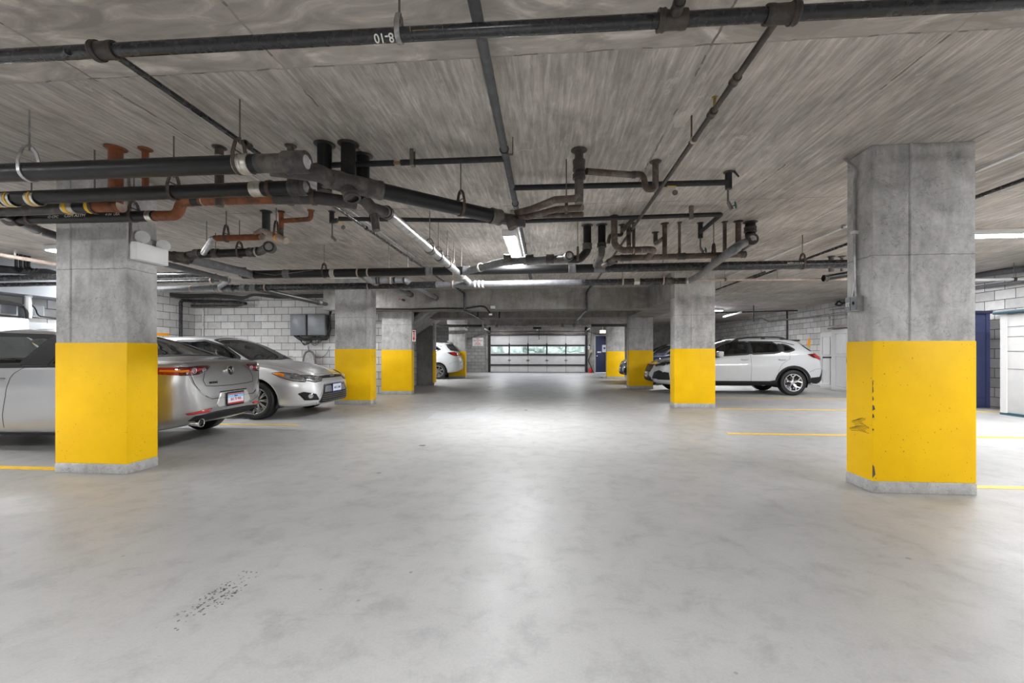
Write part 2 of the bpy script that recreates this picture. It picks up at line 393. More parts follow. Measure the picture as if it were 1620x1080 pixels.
# ---------------------------------------------------------------- room
XL, XR, YB, YD, YC = -10.15, 9.4, 11.6, 25.3, -9.0
m = MB(); m.box((XL - .3, YC - .3, -.2), (XR + .3, YD + .3, 0)); struct('floor', m, M['floor'])
m = MB(); m.box((XL - .3, YC - .3, CEIL), (XR + .3, YD + .3, CEIL + .25)); struct('ceiling', m, M['ceiling'])
m = MB(); m.box((XL - .2, YC, 0), (XL, YD, CEIL)); struct('wall_left', m, M['block_y'])
m = MB(); m.box((XR, YC, 0), (XR + .2, YD, CEIL)); struct('wall_right', m, M['block_y'])
m = MB(); m.box((XL, YC - .2, 0), (XR, YC, CEIL)); struct('wall_behind', m, M['block_x'])
m = MB(); m.box((XL, YB, 0), (-4.75, YB + .2, CEIL)); m.box((-4.55, YB, 0), (-4.38, YB + .2, CEIL)); m.box((-4.75, YB, 0), (-4.55, 14.75, CEIL)); struct('wall_back', m, M['block_x'])
# door wall with openings for the garage door and the blue door
GX0, GX1, GZ = -3.30, 2.27, 2.22
BX0, BX1 = 2.84, 3.56
m = MB()
m.box((XL, YD, 0), (GX0 - .12, YD + .2, CEIL))
struct('wall_front', m, M['block_far'])
m = MB()
m.box((GX0 - .12, YD - .06, 2.195), (GX1 + .12, YD + .2, CEIL)); m.box((GX0 - .30, YD - .06, 0), (GX0 + .01, YD + .2, CEIL))
m.box((GX1 - .01, YD - .06, 0), (BX0, YD + .2, CEIL)); m.box((BX0, YD, 2.18), (BX1, YD + .2, CEIL)); m.box((BX1, YD, 0), (XR, YD + .2, CEIL))
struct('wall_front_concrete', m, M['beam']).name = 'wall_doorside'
# downstand beams
BZ = 2.27
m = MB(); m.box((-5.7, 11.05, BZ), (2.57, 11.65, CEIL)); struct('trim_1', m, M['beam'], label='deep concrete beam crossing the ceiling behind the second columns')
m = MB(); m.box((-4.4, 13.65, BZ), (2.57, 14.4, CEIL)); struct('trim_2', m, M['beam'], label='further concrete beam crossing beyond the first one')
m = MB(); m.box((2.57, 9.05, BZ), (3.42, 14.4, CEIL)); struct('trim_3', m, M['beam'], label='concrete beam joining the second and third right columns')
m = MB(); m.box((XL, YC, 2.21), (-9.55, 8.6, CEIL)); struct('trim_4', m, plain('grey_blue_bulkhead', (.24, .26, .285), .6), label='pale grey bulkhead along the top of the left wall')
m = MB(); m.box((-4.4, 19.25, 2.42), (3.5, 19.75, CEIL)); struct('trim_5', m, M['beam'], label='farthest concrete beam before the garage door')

# columns
def column(x0, x1, y0, y1, label, ztop=CEIL, band=1.222):
    c = thing('concrete_column', label, 'column', ((x0 + x1) / 2, (y0 + y1) / 2, 0), group='yellow banded concrete columns')
    m = MB(); m.box((x0, y0, 0), (x1, y1, ztop), bev=.008)
    m.build('shaft', M['column'], c, smooth=30)
    e = .004; m = MB()
    m.box((x0 - e, y0 - e, .092), (x1 + e, y1 + e, band), bev=.008); m.build('painted_band', M['yellow'], c, label='yellow painted lower band', smooth=30)
    e = .006; m = MB(); m.box((x0 - e, y0 - e, 0.0), (x1 + e, y1 + e, .09), bev=.006); m.build('foot', M['curb'], c, label='grey painted foot', smooth=30)
    return c
c1 = column(2.62, 3.387, 3.656, 3.95, 'nearest right column with switch box and conduit on its side')
c2 = column(-4.60, -3.875, 3.66, 3.97, 'nearest left column, grey car passing behind it, emergency light near its top')
c3 = column(2.64, 3.45, 9.04, 9.34, 'second right column hiding the middle of the white crossover')
c4 = column(-4.64, -3.83, 9.06, 9.36, 'second left column beside the front of the silver sedan', CEIL)
c5 = column(-4.50, -3.66, 11.38, 11.6, 'third left column against the block wall with the small red arrow sign', BZ)
c6 = column(2.62, 3.37, 13.8, 14.15, 'third right column, standing behind the white crossover nose', BZ)
c7 = column(2.70, 3.48, 19.3, 19.6, 'far right column beside the blue door')
c8 = column(-4.46, -3.70, 19.3, 19.6, 'far left column behind the tail of the white SUV')
def joint(col, x, y):
    m = MB(); m.box((x - .010, y - .005, 1.23), (x + .010, y + .004, CEIL)); m.box((x - .003, y - .008, 1.23), (x + .004, y + .004, CEIL)); m.build('form_joint', M['column'], col, smooth=0)
joint(c1, 2.905, 3.656); joint(c2, -4.45, 3.66); joint(c3, 2.98, 9.04); joint(c4, -3.93, 9.06)
rm = random.Random(11); m = MB(); pa_, pb_ = Vector((*_s(285, 985), 0)), Vector((*_s(402, 905), 0)); ax_ = (pb_ - pa_); px__ = Vector((-ax_.y, ax_.x, 0)).normalized()
for i in range(190):
    t_ = min(1, max(-.1, rm.gauss(.5, .27))); c_ = pa_ + ax_ * t_ + px__ * rm.choice((-.05, -.015, .02, .055)) * rm.uniform(.6, 1.3); r0 = rm.uniform(.0015, .006)
    m.add([(c_.x + r0 * math.cos(k * PI / 3) * rm.uniform(.6, 1.5), c_.y + r0 * math.sin(k * PI / 3) * rm.uniform(.6, 1.5), .0008) for k in range(6)], [tuple(range(6))])
o = m.build('tyre_mark', plain('dark_rubber_flecks', (.13, .125, .125), .7), smooth=0); tag(o, 'streak of dark tyre flecks on the floor at lower left', 'tyre mark', kind='stuff')
q1 = [_s(675, 663), _s(690, 652), _s(748, 652), _s(755, 645), _s(795, 643), _s(762, 662)]
m = MB(); m.add([(x, y, .0012) for x, y in q1], [tuple(range(6))]); o = m.build('floor_patch', plain('pale_grey_floor_repair', (.40, .405, .41), .5, var=.08), smooth=0); tag(o, 'faint grey repair patch on the floor in the middle of the aisle', 'floor patch')
m = MB()   # scrapes on the near right column
for k in range(12):
    y = 3.76 + .03 * math.sin(k); z = .47 + .010 * k; m.tube([(2.6152, y + .13 - .004 * k, z - .01), (2.6152, y + .03, z + .006), (2.6152, y - .07 + .006 * k, z + .001)], .0016, 5)
o = m.build('scuff_marks', M['dark'], c1, label='dark curved tyre scrapes', smooth=0)
m = MB()
for (dz, h, wd) in ((.60, .03, .014), (.66, .04, .020), (.74, .03, .010), (.80, .05, .008), (.86, .04, .006), (.50, .015, .012), (.12, .09, .022)):
    m.add([(2.615, 3.651, dz), (2.615 + wd, 3.651, dz + h * .3), (2.615 + wd * .6, 3.651, dz + h), (2.615, 3.651, dz + h * 1.2)], [(0, 1, 2, 3)])
    m.add([(2.615, 3.6495, dz), (2.615 + wd, 3.6495, dz + h * .3), (2.615 + wd * .6, 3.6495, dz + h), (2.615, 3.6495, dz + h * 1.2)], [(3, 2, 1, 0)])
m.build('chipped_edge', M['hanger'], c1, label='rusty chips along the front edge', smooth=0)

# stair wall and underside beyond the third left column
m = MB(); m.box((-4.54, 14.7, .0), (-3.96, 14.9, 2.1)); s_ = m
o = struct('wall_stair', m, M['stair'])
edge = thing('stair_edge_post', 'thin post with a yellow lower half at the end of the dark stair wall', 'post', (-3.93, 14.8, 0))
m = MB(); m.box((-3.96, 14.69, .1), (-3.90, 14.92, 2.30)); m.build('post', M['column'], edge, smooth=0)
m = MB(); m.box((-3.964, 14.686, .1), (-3.896, 14.924, 1.22)); m.build('painted_band', M['yellow'], edge, smooth=0)
st = thing('stair_soffit', 'sloping concrete underside of a stair rising beside the third left column', 'staircase', (-4.1, 13.9, 1.7))
m = MB(); m.prism([(-4.54, 1.78), (-3.45, 2.50), (-3.45, 2.66), (-4.54, 1.94)], 1, 12.9, 14.68); m.build('soffit', M['column'], st, smooth=0)
m = MB(); m.prism([(-4.54, 1.69), (-3.45, 2.55), (-3.45, 2.64), (-4.54, 1.78)], 1, 14.91, 15.0); m.build('edge_trim', M['white'], st, smooth=0)

# floor stripes
def stripe(x0, x1, y, label, wd=.10):
    m = MB(); m.box((x0, y - wd / 2, .0005), (x1, y + wd / 2, .003)); o = m.build('parking_stripe', M['stripe'], smooth=0)
    tag(o, label, 'parking line', 'yellow parking lines')
stripe(-9.9, -4.62, 3.78, 'yellow floor line running left from the nearest left column')
stripe(-9.6, -3.85, 6.37, 'yellow floor line between the two silver sedans', .07)
stripe(2.52, 9.2, 6.19, 'yellow floor line behind the nearest right column, closest of the right lines')
stripe(3.47, 9.2, 8.92, 'yellow floor line running right from the second right column')
stripe(3.3, 8.6, 11.2, 'yellow floor line just in front of the white crossover', .09)
stripe(3.42, 9.2, 3.88, 'faint yellow floor line running right from the nearest right column', .08)

# ---------------------------------------------------------------- light fixtures
def fixture(p0, p1, label, wd=.17, z=CEIL, cat='ceiling light', strength=None):
    p0, p1 = Vector(p0), Vector(p1); mid = (p0 + p1) / 2
    t = thing('fluorescent_fixture', label, cat, (mid.x, mid.y, z), group='fluorescent ceiling fixtures')
    ax = 0 if abs(p1.x - p0.x) > abs(p1.y - p0.y) else 1
    a = [min(p0.x, p1.x), min(p0.y, p1.y)]; b = [max(p0.x, p1.x), max(p0.y, p1.y)]
    o = 1 - ax; a[o] = mid[o] - wd / 2 - .02; b[o] = mid[o] + wd / 2 + .02
    m = MB(); m.box((a[0], a[1], z - .072), (b[0], b[1], z - .001), bev=.004); m.build('housing', M['white'], t)
    a2 = [a[0], a[1]]; b2 = [b[0], b[1]]; a2[ax] += .03; b2[ax] -= .03; a2[o] += .025; b2[o] -= .025
    m = MB(); h = z - .0725
    prof = [(a2[o], h), (a2[o] + .004, h - .006), (a2[o] + .03, h - .012), (b2[o] - .03, h - .012), (b2[o] - .004, h - .006), (b2[o], h)]
    if ax == 1: m.prism([(x, zz) for x, zz in prof], 1, a2[1], b2[1])
    else: m.prism([(y, zz) for y, zz in prof], 0, a2[0], b2[0])
    m.build('lens', M[strength or 'tube'], t, smooth=0, label='glowing white lens')
    m = MB()
    for e in (0, 1):
        m = MB(); c = [0, 0]; d_ = [0, 0]; c[o], d_[o] = a[o], b[o]
        c[ax], d_[ax] = (a[ax], a[ax] + .03) if e == 0 else (b[ax] - .03, b[ax])
        m.box((c[0], c[1], z - .09), (d_[0], d_[1], z - .0725))
        m.build('end_cap', M['white'], t, smooth=0)
fixture((-.50, 5.75, 0), (-.50, 7.7, 0), 'lit fluorescent fixture above the aisle, in the middle of the photo', .15, strength='tube_mid')
fixture((5.5, 6.35, 0), (8.0, 6.35, 0), 'long lit fluorescent fixture at the right edge, beside the nearest right column', strength='tube_right')
fixture((-7.75, 6.1, 0), (-6.4, 6.1, 0), 'lit fluorescent fixture at the left, half hidden by the nearest left column', strength='tube_back')
fixture((-.50, -2.2, 0), (-.50, .1, 0), 'fluorescent fixture over the aisle behind the camera', strength='tube_back')
fixture((4.7, 2.3, 0), (7.0, 2.3, 0), 'added fluorescent fixture over the right bays, out of view, to brighten them', strength='tube_low')  # added unseen lamp, spreads more light over the right bays
fixture((-8.2, 2.3, 0), (-5.9, 2.3, 0), 'added fluorescent fixture over the left bays, out of view, to brighten them', strength='tube_low')  # left counterpart, also an added lamp out of view
fixture((5.3, -.4, 0), (7.7, -.4, 0), 'fluorescent fixture over the right bays behind the camera', strength='tube_back')
fixture((-8.2, -.4, 0), (-5.8, -.4, 0), 'fluorescent fixture over the left bays behind the camera', strength='tube_back')
fixture((1.5, 22.3, 0), (1.5, 24.3, 0), 'fluorescent fixture nearest the garage door, right of its opener', strength='tube_low')
fixture((-2.6, 22.3, 0), (-2.6, 24.3, 0), 'fluorescent fixture nearest the garage door, left of its opener', strength='tube_low')
fixture((6.95, 9.9, 0), (8.3, 9.9, 0), 'added fluorescent fixture hidden behind the nearest right column, lighting the bay', strength='tube_dim')  # added lamp kept out of sight behind the column
fixture((4.6, 16.6, 0), (6.6, 16.6, 0), 'fluorescent fixture above the dark blue car')
fixture((-9.4, 8.3, 0), (-8.5, 8.3, 0), 'short added fixture hidden behind the nearest left column, brightening the back wall', strength='tube_mid')  # added hidden lamp to lift the left back wall
fixture((-5.05, 10.2, 0), (-4.35, 10.2, 0), 'short added fixture hidden behind the second left column, brightening wall and sedan front', strength='tube_low')  # another added lamp out of sight, for the wall and sedan nose
fixture((-6.6, 17.2, 0), (-5.2, 17.2, 0), 'fluorescent fixture above the white SUV')

# ---------------------------------------------------------------- pipes
def fillet(pts, r, n=6):
    pts = [Vector(p) for p in pts]
    if len(pts) < 3 or r <= 0: return pts
    out = [pts[0]]
    for i in range(1, len(pts) - 1):
        p, a, b = pts[i], pts[i - 1], pts[i + 1]
        da, db = (a - p), (b - p); la, lb = da.length, db.length
        if la < 1e-6 or lb < 1e-6: continue
        da.normalize(); db.normalize()
        ang = da.angle(db)
        if ang > 3.05: out.append(p); continue
        t = min(r / math.tan(ang / 2), la * .48, lb * .48)
        A, B = p + da * t, p + db * t
        for k in range(n + 1):
            s = k / n; out.append(A * (1 - s) ** 2 + p * 2 * s * (1 - s) + B * s * s)
    out.append(pts[-1]); return out
def run(name, label, cat='pipe', at_=(0, 0, 0), group=None):
    return thing(name, label, cat, at_, group=group)
def tubep(root, pts, r, mat, name='pipe', bend=None, seg=16, label=None):
    m = MB(); m.tube(fillet(pts, r * 2.0 if bend is None else bend), r, seg)
    return m.build(name, M[mat], root, label)
def bell(root, p, d, r, ln, mat, name='coupling', label=None, k=1.22):
    """a fitting collar with rounded lips around a pipe of radius r"""
    p, d = Vector(p), Vector(d).normalized(); R = r * k; m = MB()
    m.lathe(p - d * ln / 2, d, [(0, r * .9), (0, R * .96), (.006, R), (ln * .22, R), (ln * .30, R * .95), (ln * .70, R * .95), (ln * .78, R), (ln - .006, R), (ln, R * .96), (ln, r * .9)], 20)
    return m.build(name, M[mat], root, label)
def clampband(root, p, d, r, ln=.09):
    p, d = Vector(p), Vector(d).normalized(); m = MB(); R = r * 1.1
    m.lathe(p - d * ln / 2, d, [(0, r), (0, R), (ln * .3, R), (ln * .33, R * .97), (ln * .45, R * .97), (ln * .48, R), (ln * .52, R), (ln * .55, R * .97), (ln * .67, R * .97), (ln * .7, R), (ln, R), (ln, r)], 20)
    return m.build('band_clamp', M['clamp'], root)
def cap(root, p, d, r, mat='worn_iron'):
    p, d = Vector(p), Vector(d).normalized(); R = r * 1.18; m = MB()
    m.lathe(p - d * .07, d, [(0, r * .9), (0, R), (.07, R), (.078, R * .9), (.074, R * .78), (.068, R * .6)], 22)
    o = m.build('end_cap', M[mat], root)
    if mat is None: return o
    m = MB(); m.lathe(p, d, [(-.01, R * .80), (-.002, R * .78), (.001, R * .3), (.02, R * .22), (.021, .0)], 22)
    m.build('plug', M['curb'], o, world=True)
    return o
def escutcheon(root, p, r, mat='steel_brown'):
    m = MB(); m.lathe((p[0], p[1], CEIL - .004), (0, 0, -1), [(0, r * 1.0), (0, r * 1.5), (.004, r * 1.48), (.010, r * 1.2), (.012, r * .9)], 20)
    return m.build('ceiling_collar', M[mat], root)
def hanger(root, p, axis, r, mat='hanger', zt=CEIL, w=.024, h=.085, rodmat='steelrod'):
    """clevis strap round the pipe with a threaded rod up to the ceiling"""
    p, ax = Vector(p), Vector(axis).normalized(); ax.z = 0; ax.normalize(); n = Vector((-ax.y, ax.x, 0)); R = r + .004
    path = []
    path += [n * (-.012) + Vector((0, 0, r + h)), n * (-R * .62) + Vector((0, 0, r + h * .72)), n * (-R - .002) + Vector((0, 0, r * .55 + .02))]
    for k in range(13):
        a = PI + PI * k / 12; path.append(n * math.cos(a) * R + Vector((0, 0, math.sin(a) * R)))
    path += [n * (R + .002) + Vector((0, 0, r * .55 + .02)), n * (R * .62) + Vector((0, 0, r + h * .72)), n * .012 + Vector((0, 0, r + h))]
    m = MB(); t = .0035; N_ = len(path); vs = []
    for i, q in enumerate(path):
        a, b = path[max(0, i - 1)], path[min(N_ - 1, i + 1)]; d = (b - a).normalized(); o = d.cross(ax)
        for (s, e) in ((-1, -1), (1, -1), (1, 1), (-1, 1)): vs.append(p + q + ax * w / 2 * s + o * t * e)
    fs = [(i * 4 + k, i * 4 + (k + 1) % 4, i * 4 + 4 + (k + 1) % 4, i * 4 + 4 + k) for i in range(N_ - 1) for k in range(4)]
    fs += [(0, 1, 2, 3), tuple((N_ - 1) * 4 + k for k in (3, 2, 1, 0))]
    m.add(vs, fs); m.cyl(p - n * R * .95 + Vector((0, 0, r + .018)), p + n * R * .95 + Vector((0, 0, r + .018)), .005, 8)
    hg = m.build('hanger', M[mat], root)
    m = MB(); m.cyl(p + Vector((0, 0, r + h - .035)), (p.x, p.y, zt), .0055, 8); m.cyl(p + Vector((0, 0, r + h - .004)), p + Vector((0, 0, r + h + .008)), .011, 6)
    m.build('rod', M[rodmat], hg)
    return hg
def strap(root, p, axis, r, mat='strap_pale', w=.022):
    p, ax = Vector(p), Vector(axis).normalized(); m = MB()
    m.lathe(p - ax * w / 2, ax, [(0, r), (0, r + .008), (w, r + .008), (w, r)], 20); return m.build('strap', M[mat], root)
XD, YDn = Vector((1, 0, 0)), Vector((0, 1, 0))

# near black sprinkler main and its branches
r_ = run('sprinkler_main', 'long black sprinkler main crossing the whole top of the photo, nearest the camera', 'pipe', (0, 1.94, 2.6))
A0, A1 = Vector((-4.6, 1.90, 2.6)), Vector((4.6, 1.98, 2.6))
def onA(x): return A0.lerp(A1, (x + 4.6) / 9.2)
tubep(r_, [A0, A1], .031, 'steel_black')
for x, s in ((-2.15, .12), (1.02, .13), (.56, .12)): bell(r_, onA(x), XD, .031, s, 'steel_brown', 'tee_fitting', k=1.35)
for x in (-2.19, 1.075, .51): bell(r_, onA(x), XD, .031, .03, 'steel_brown', 'coupling_lip', k=1.55)
hanger(r_, onA(-.68), XD, .031, 'galv', h=.06)
m = MB(); m.cyl(onA(-2.37) + Vector((0, 0, -.02)), onA(-2.37) + Vector((.06, -.03, -.02)), .014, 10); m.build('weld_stub', M['steel_black'], r_)
p = onA(-.745) + Vector((0, -.0215, -.0255))
lettering('chalk_number', '8-10', .052, p, (-1, 0, 0), (0, .73, -.68), M['chalk'], r_, .0006)
m = MB()
for x in (-.62, -.47): m.cyl(onA(x) + Vector((0, -.032, .010)), onA(x) + Vector((.003, -.032, -.012)), .0013, 6)
m.cyl(onA(-.61) + Vector((0, -.0315, -.008)), onA(-.49) + Vector((0, -.0315, -.006)), .0009, 6)
m.build('paint_tick', M['brass'], r_)
def sprinkler_head(root, p, mat='brass', up=True):
    s = 1 if up else -1
    m = MB(); m.cyl(p, (p[0], p[1], p[2] + .05 * s), .009, 8); m.cyl((p[0], p[1], p[2] + .05 * s), (p[0], p[1], p[2] + .055 * s), .018, 10)
    m.build('sprinkler_head', M[mat], root)
r_ = run('sprinkler_branch', 'dark sprinkler branch running away from the near main on the left', 'pipe', (-2.12, 3, 2.6))
tubep(r_, [(-2.13, 1.95, 2.6), (-2.10, 8.9, 2.6)], .017, 'steel_black')
for y in (2.87, 3.34, 4.9, 6.6): bell(r_, (-2.115, y, 2.6), YDn, .017, .06, 'steel_brown', k=1.5)
sprinkler_head(r_, (-2.115, 3.34, 2.62))
r_ = run('sprinkler_branch', 'dark sprinkler branch running away from the near main on the right', 'pipe', (1.02, 3, 2.6))
tubep(r_, [(1.02, 1.97, 2.6), (1.02, 9.6, 2.6)], .017, 'steel_brown')
for y in (2.40, 2.72, 5.2): bell(r_, (1.02, y, 2.6), YDn, .017, .06, 'steel_brown', k=1.5)
strap(r_, (1.02, 3.05, 2.6), YDn, .017)
sprinkler_head(r_, (1.02, 2.68, 2.62)); 
for y in (3.1, 4.05): m = MB(); m.box((1.022, y, 2.61), (1.028, y + .02, CEIL)); m.box((1.005, y, 2.612), (1.028, y + .02, 2.618)); m.build('bracket', M['hanger'], r_)
r_ = run('sprinkler_branch', 'short dark sprinkler branch leading from the near main towards the camera', 'pipe', (.56, 1, 2.6))
tubep(r_, [(.56, 1.94, 2.6), (.56, -2.4, 2.6)], .018, 'steel_brown'); bell(r_, (.56, 1.87, 2.6), YDn, .018, .05, 'steel_brown', k=1.5)

# insulated cold water lines
r_ = run('insulated_pipe', 'grey foam-insulated pipe running down the middle of the ceiling, passing over the near main', 'pipe', (-.325, 2, 2.7))
tubep(r_, [(-.325, -2.5, 2.715), (-.325, 9.3, 2.70)], .029, 'insul')
for y in (3.3, 4.5, 6.2): strap(r_, (-.325, y, 2.707), YDn, .0285, 'insul_black', .008)
for y in (1.72, 3.3, 5.2):
    m = MB(); m.box((-.262, y, 2.665), (-.256, y + .02, CEIL)); m.box((-.31, y, 2.665), (-.256, y + .02, 2.671)); m.build('bracket', M['hanger'], r_, smooth=0)
r_ = run('insulated_pipe', 'black insulated pipe joining the middle line from the left, behind the big black risers', 'pipe', (-1, 3.45, 2.7))
tubep(r_, [(-.34, 3.45, 2.7), (-1.20, 3.45, 2.7)], .0235, 'insul_black')
m = MB(); m.cyl((-1.19, 3.45, 2.7), (-1.27, 3.45, 2.7), .011, 12); m.cyl((-1.21, 3.45, 2.7), (-1.25, 3.45, 2.7), .016, 6); m.build('bare_brass_joint', M['brass'], r_)
tubep(r_, [(-1.26, 3.45, 2.7), (-1.95, 3.45, 2.7)], .0235, 'insul_black')
m = MB(); m.box((-1.115, 3.42, 2.67), (-1.085, 3.425, CEIL)); m.box((-1.115, 3.475, 2.67), (-1.085, 3.48, CEIL)); m.box((-1.115, 3.42, 2.668), (-1.085, 3.48, 2.674)); m.build('bracket', M['steelrod'], r_, smooth=0)
def valve(root, p):
    m = MB(); p = Vector(p)
    m.cyl(p, p - Vector((0, 0, .13)), .010, 8); m.cyl(p - Vector((0, 0, .13)), p - Vector((-.035, 0, .20)), .016, 10)
    v = m.build('valve_body', M['steelrod'], root)
    m = MB(); c = p + Vector((.055, -.02, -.17)); d = Vector((.8, -.5, .1)).normalized(); m.cyl(c - d * .03, c, .005, 8)
    m.lathe(c, d, [(0, .026), (0, .032), (.010, .032), (.010, .026), (.004, .022), (.004, .004)], 14); m.build('handwheel', M['green'], v)
def disc_tag(root, p):
    p = Vector(p); m = MB(); m.cyl(p, p - Vector((0, 0, .045)), .0015, 6); m.cyl(p - Vector((0, .001, .07)), p - Vector((0, -.003, .07)), .026, 16); m.build('round_tag', M['steelrod'], root)
    m = MB(); m.box((p.x - .07, p.y - .004, p.z - .012), (p.x + .01, p.y + .004, p.z - .006)); m.build('lever', M['tape'], root, smooth=0)
r_ = run('insulated_pipe', 'black insulated pipe running right from the middle line to a drop with a green valve', 'pipe', (.6, 4.07, 2.7))
tubep(r_, [(-.31, 4.06, 2.7), (1.68, 4.09, 2.7)], .026, 'insul_black')
tubep(r_, [(1.68, 4.09, CEIL), (1.68, 4.09, 2.64)], .030, 'insul_black', 'riser'); escutcheon(r_, (1.68, 4.09), .03); valve(r_, (1.675, 4.09, 2.65))
disc_tag(r_, (1.05 + .14, 4.06, 2.68))
m = MB(); m.prism([(1.70, 2.79), (1.755, 2.73), (1.76, 2.74), (1.72, 2.795)], 1, 4.05, 4.06); m.build('torn_wrap', M['insul_black'], r_, smooth=0)
m = MB(); m.box((.98, 4.0, 2.67), (1.0, 4.03, CEIL)); m.build('bracket', M['insul_black'], r_, smooth=0)
r_ = run('insulated_pipe', 'long black insulated pipe crossing behind the aisle pipes, grey angled tail at its right', 'pipe', (0, 5, 2.7))
tubep(r_, [at(536, 346, Z=2.7), at(827, 350, Z=2.7), at(1141, 339, Z=2.7), at(1108, 367, Z=2.66)], .025, 'insul_black', bend=.02)
pe = at(525, 334, Z=CEIL); tubep(r_, [(pe.x, pe.y, CEIL), (pe.x, pe.y, 2.66)], .028, 'insul_black', 'riser'); escutcheon(r_, pe, .028)
tubep(r_, [(pe.x, pe.y, 2.68), (pe.x + .07, pe.y, 2.69)], .028, 'insul_black', 'elbow')
m = MB(); m.cyl((pe.x + .005, pe.y, 2.66), (pe.x + .005, pe.y, 2.47), .009, 8); m.cyl((pe.x, pe.y, 2.5), (pe.x + .05, pe.y, 2.45), .016, 8); m.build('drain_valve', M['steelrod'], r_)
disc_tag(r_, at(543, 350, Y=4.83)); 
m = MB(); q = at(585, 330, Y=4.86); m.box((q.x, 4.84, 2.66), (q.x + .05, 4.90, CEIL)); m.build('bracket', M['insul_black'], r_, smooth=0)
m = MB(); q = at(1094, 330, Y=5.0); m.box((q.x - .02, 4.99, 2.65), (q.x + .02, 5.03, CEIL)); m.build('bracket', M['steelrod'], r_, smooth=0)
q = at(1108, 352, Z=CEIL); r_ = run('drop_pipe', 'short insulated drop with a small valve, near the right end of the long insulated pipe', 'pipe', q)
tubep(r_, [(q.x, q.y, CEIL), (q.x, q.y, 2.60)], .030, 'insul_black', 'riser'); escutcheon(r_, q, .028); valve(r_, (q.x, q.y, 2.61))

# big black iron drains at upper left
YBp, RB = 2.67, .060
xe = at(488, 258, Y=YBp).x
r_ = run('drain_pipe', 'upper of the two big black drain pipes at the left, ending in a capped end', 'pipe', (-3, YBp, 2.37))
tubep(r_, [(-7.5, YBp, 2.375), (xe - .35, YBp, 2.37)], RB, 'black_iron'); clampband(r_, (xe - .44, YBp, 2.37), XD, RB, .10)
tubep(r_, [(xe - .40, YBp, 2.37), (xe - .12, YBp, 2.37)], RB * .98, 'worn_iron', 'dusty_section')
bell(r_, (xe - .10, YBp, 2.37), XD, RB, .12, 'worn_iron', 'cleanout_hub'); cap(r_, (xe - .01, YBp, 2.37), XD, RB)
hanger(r_, (-3.555, YBp, 2.373), XD, RB, 'galv', h=.12, rodmat='galv'); hanger(r_, (-2.02, YBp, 2.37), XD, RB, 'hanger', h=.11)
# it turns into the diagonal trunk
r_ = run('drain_pipe', 'thick black drain trunk running diagonally towards the middle under three black risers', 'pipe', (-1.4, 3.2, 2.4))
F0, F1 = Vector((-1.62, 3.02, 2.41)), Vector((-.44, 3.98, 2.395)); fd = (F1 - F0).normalized()
tubep(r_, [(xe - .30, YBp + .05, 2.37), (xe - .02, YBp + .20, 2.38), F0 + fd * .02], .060, 'worn_iron', 'branch_elbow', bend=.2)
tubep(r_, [F0, F1], .061, 'black_iron')
bell(r_, F0 + fd * .05, fd, .061, .14, 'worn_iron', 'elbow_hub'); bell(r_, F0 + fd * .36, fd, .061, .12, 'worn_iron', 'wye_hub')
tubep(r_, [F0 + fd * .06, F0 + fd * .36], .070, 'worn_iron', 'wye_body')
tubep(r_, [F0 + fd * .14 + Vector((0, 0, -.02)), F0 + fd * .16 + Vector((.04, -.02, -.11))], .055, 'worn_iron', 'wye_branch'); bell(r_, F0 + fd * .16 + Vector((.04, -.02, -.11)), Vector((.3, -.2, -1)), .052, .04, 'worn_iron', 'branch_hub')
bell(r_, F1 - fd * .04, fd, .061, .11, 'worn_iron', 'hub'); tubep(r_, [F1 - fd * .02, F1 + fd * .10, F1 + Vector((.22, .14, 0))], .055, 'worn_iron', 'end_wye')
bell(r_, F1 + Vector((.19, .12, 0)), XD, .052, .10, 'worn_iron', 'end_hub')
tubep(r_, [F1 + Vector((.10, .02, -.02)), F1 + Vector((.13, .01, -.10))], .045, 'worn_iron', 'cleanout_branch')
hanger(r_, F0.lerp(F1, .735), fd, .061, 'hanger', h=.10)
for (px, py, zb, lab) in ((513.5, 228, 2.42, 'left of the three'), (551, 227, 2.47, 'middle of the three'), (574, 246, 2.40, 'right of the three')):
    q = at(px, py, Z=CEIL); tubep(r_, [(q.x, q.y, CEIL), (q.x, q.y, zb)], .056, 'black_iron', 'riser'); escutcheon(r_, q, .056)
q = at(551, 227, Z=CEIL); bell(r_, (q.x, q.y, 2.49), (0, 0, 1), .056, .05, 'worn_iron', 'riser_hub', k=1.3)
tubep(r_, [(q.x, q.y, 2.50), F0 + fd * .24], .05, 'worn_iron', 'riser_foot')
q = at(574, 246, Z=CEIL); bell(r_, (q.x, q.y, 2.52), (0, 0, 1), .056, .07, 'worn_iron', 'riser_hub')
tubep(r_, [(q.x, q.y, 2.42), (q.x + .10, q.y + .0, 2.30), (q.x + .12, q.y, 2.16)], .035, 'worn_iron', 'cleanout_stub')

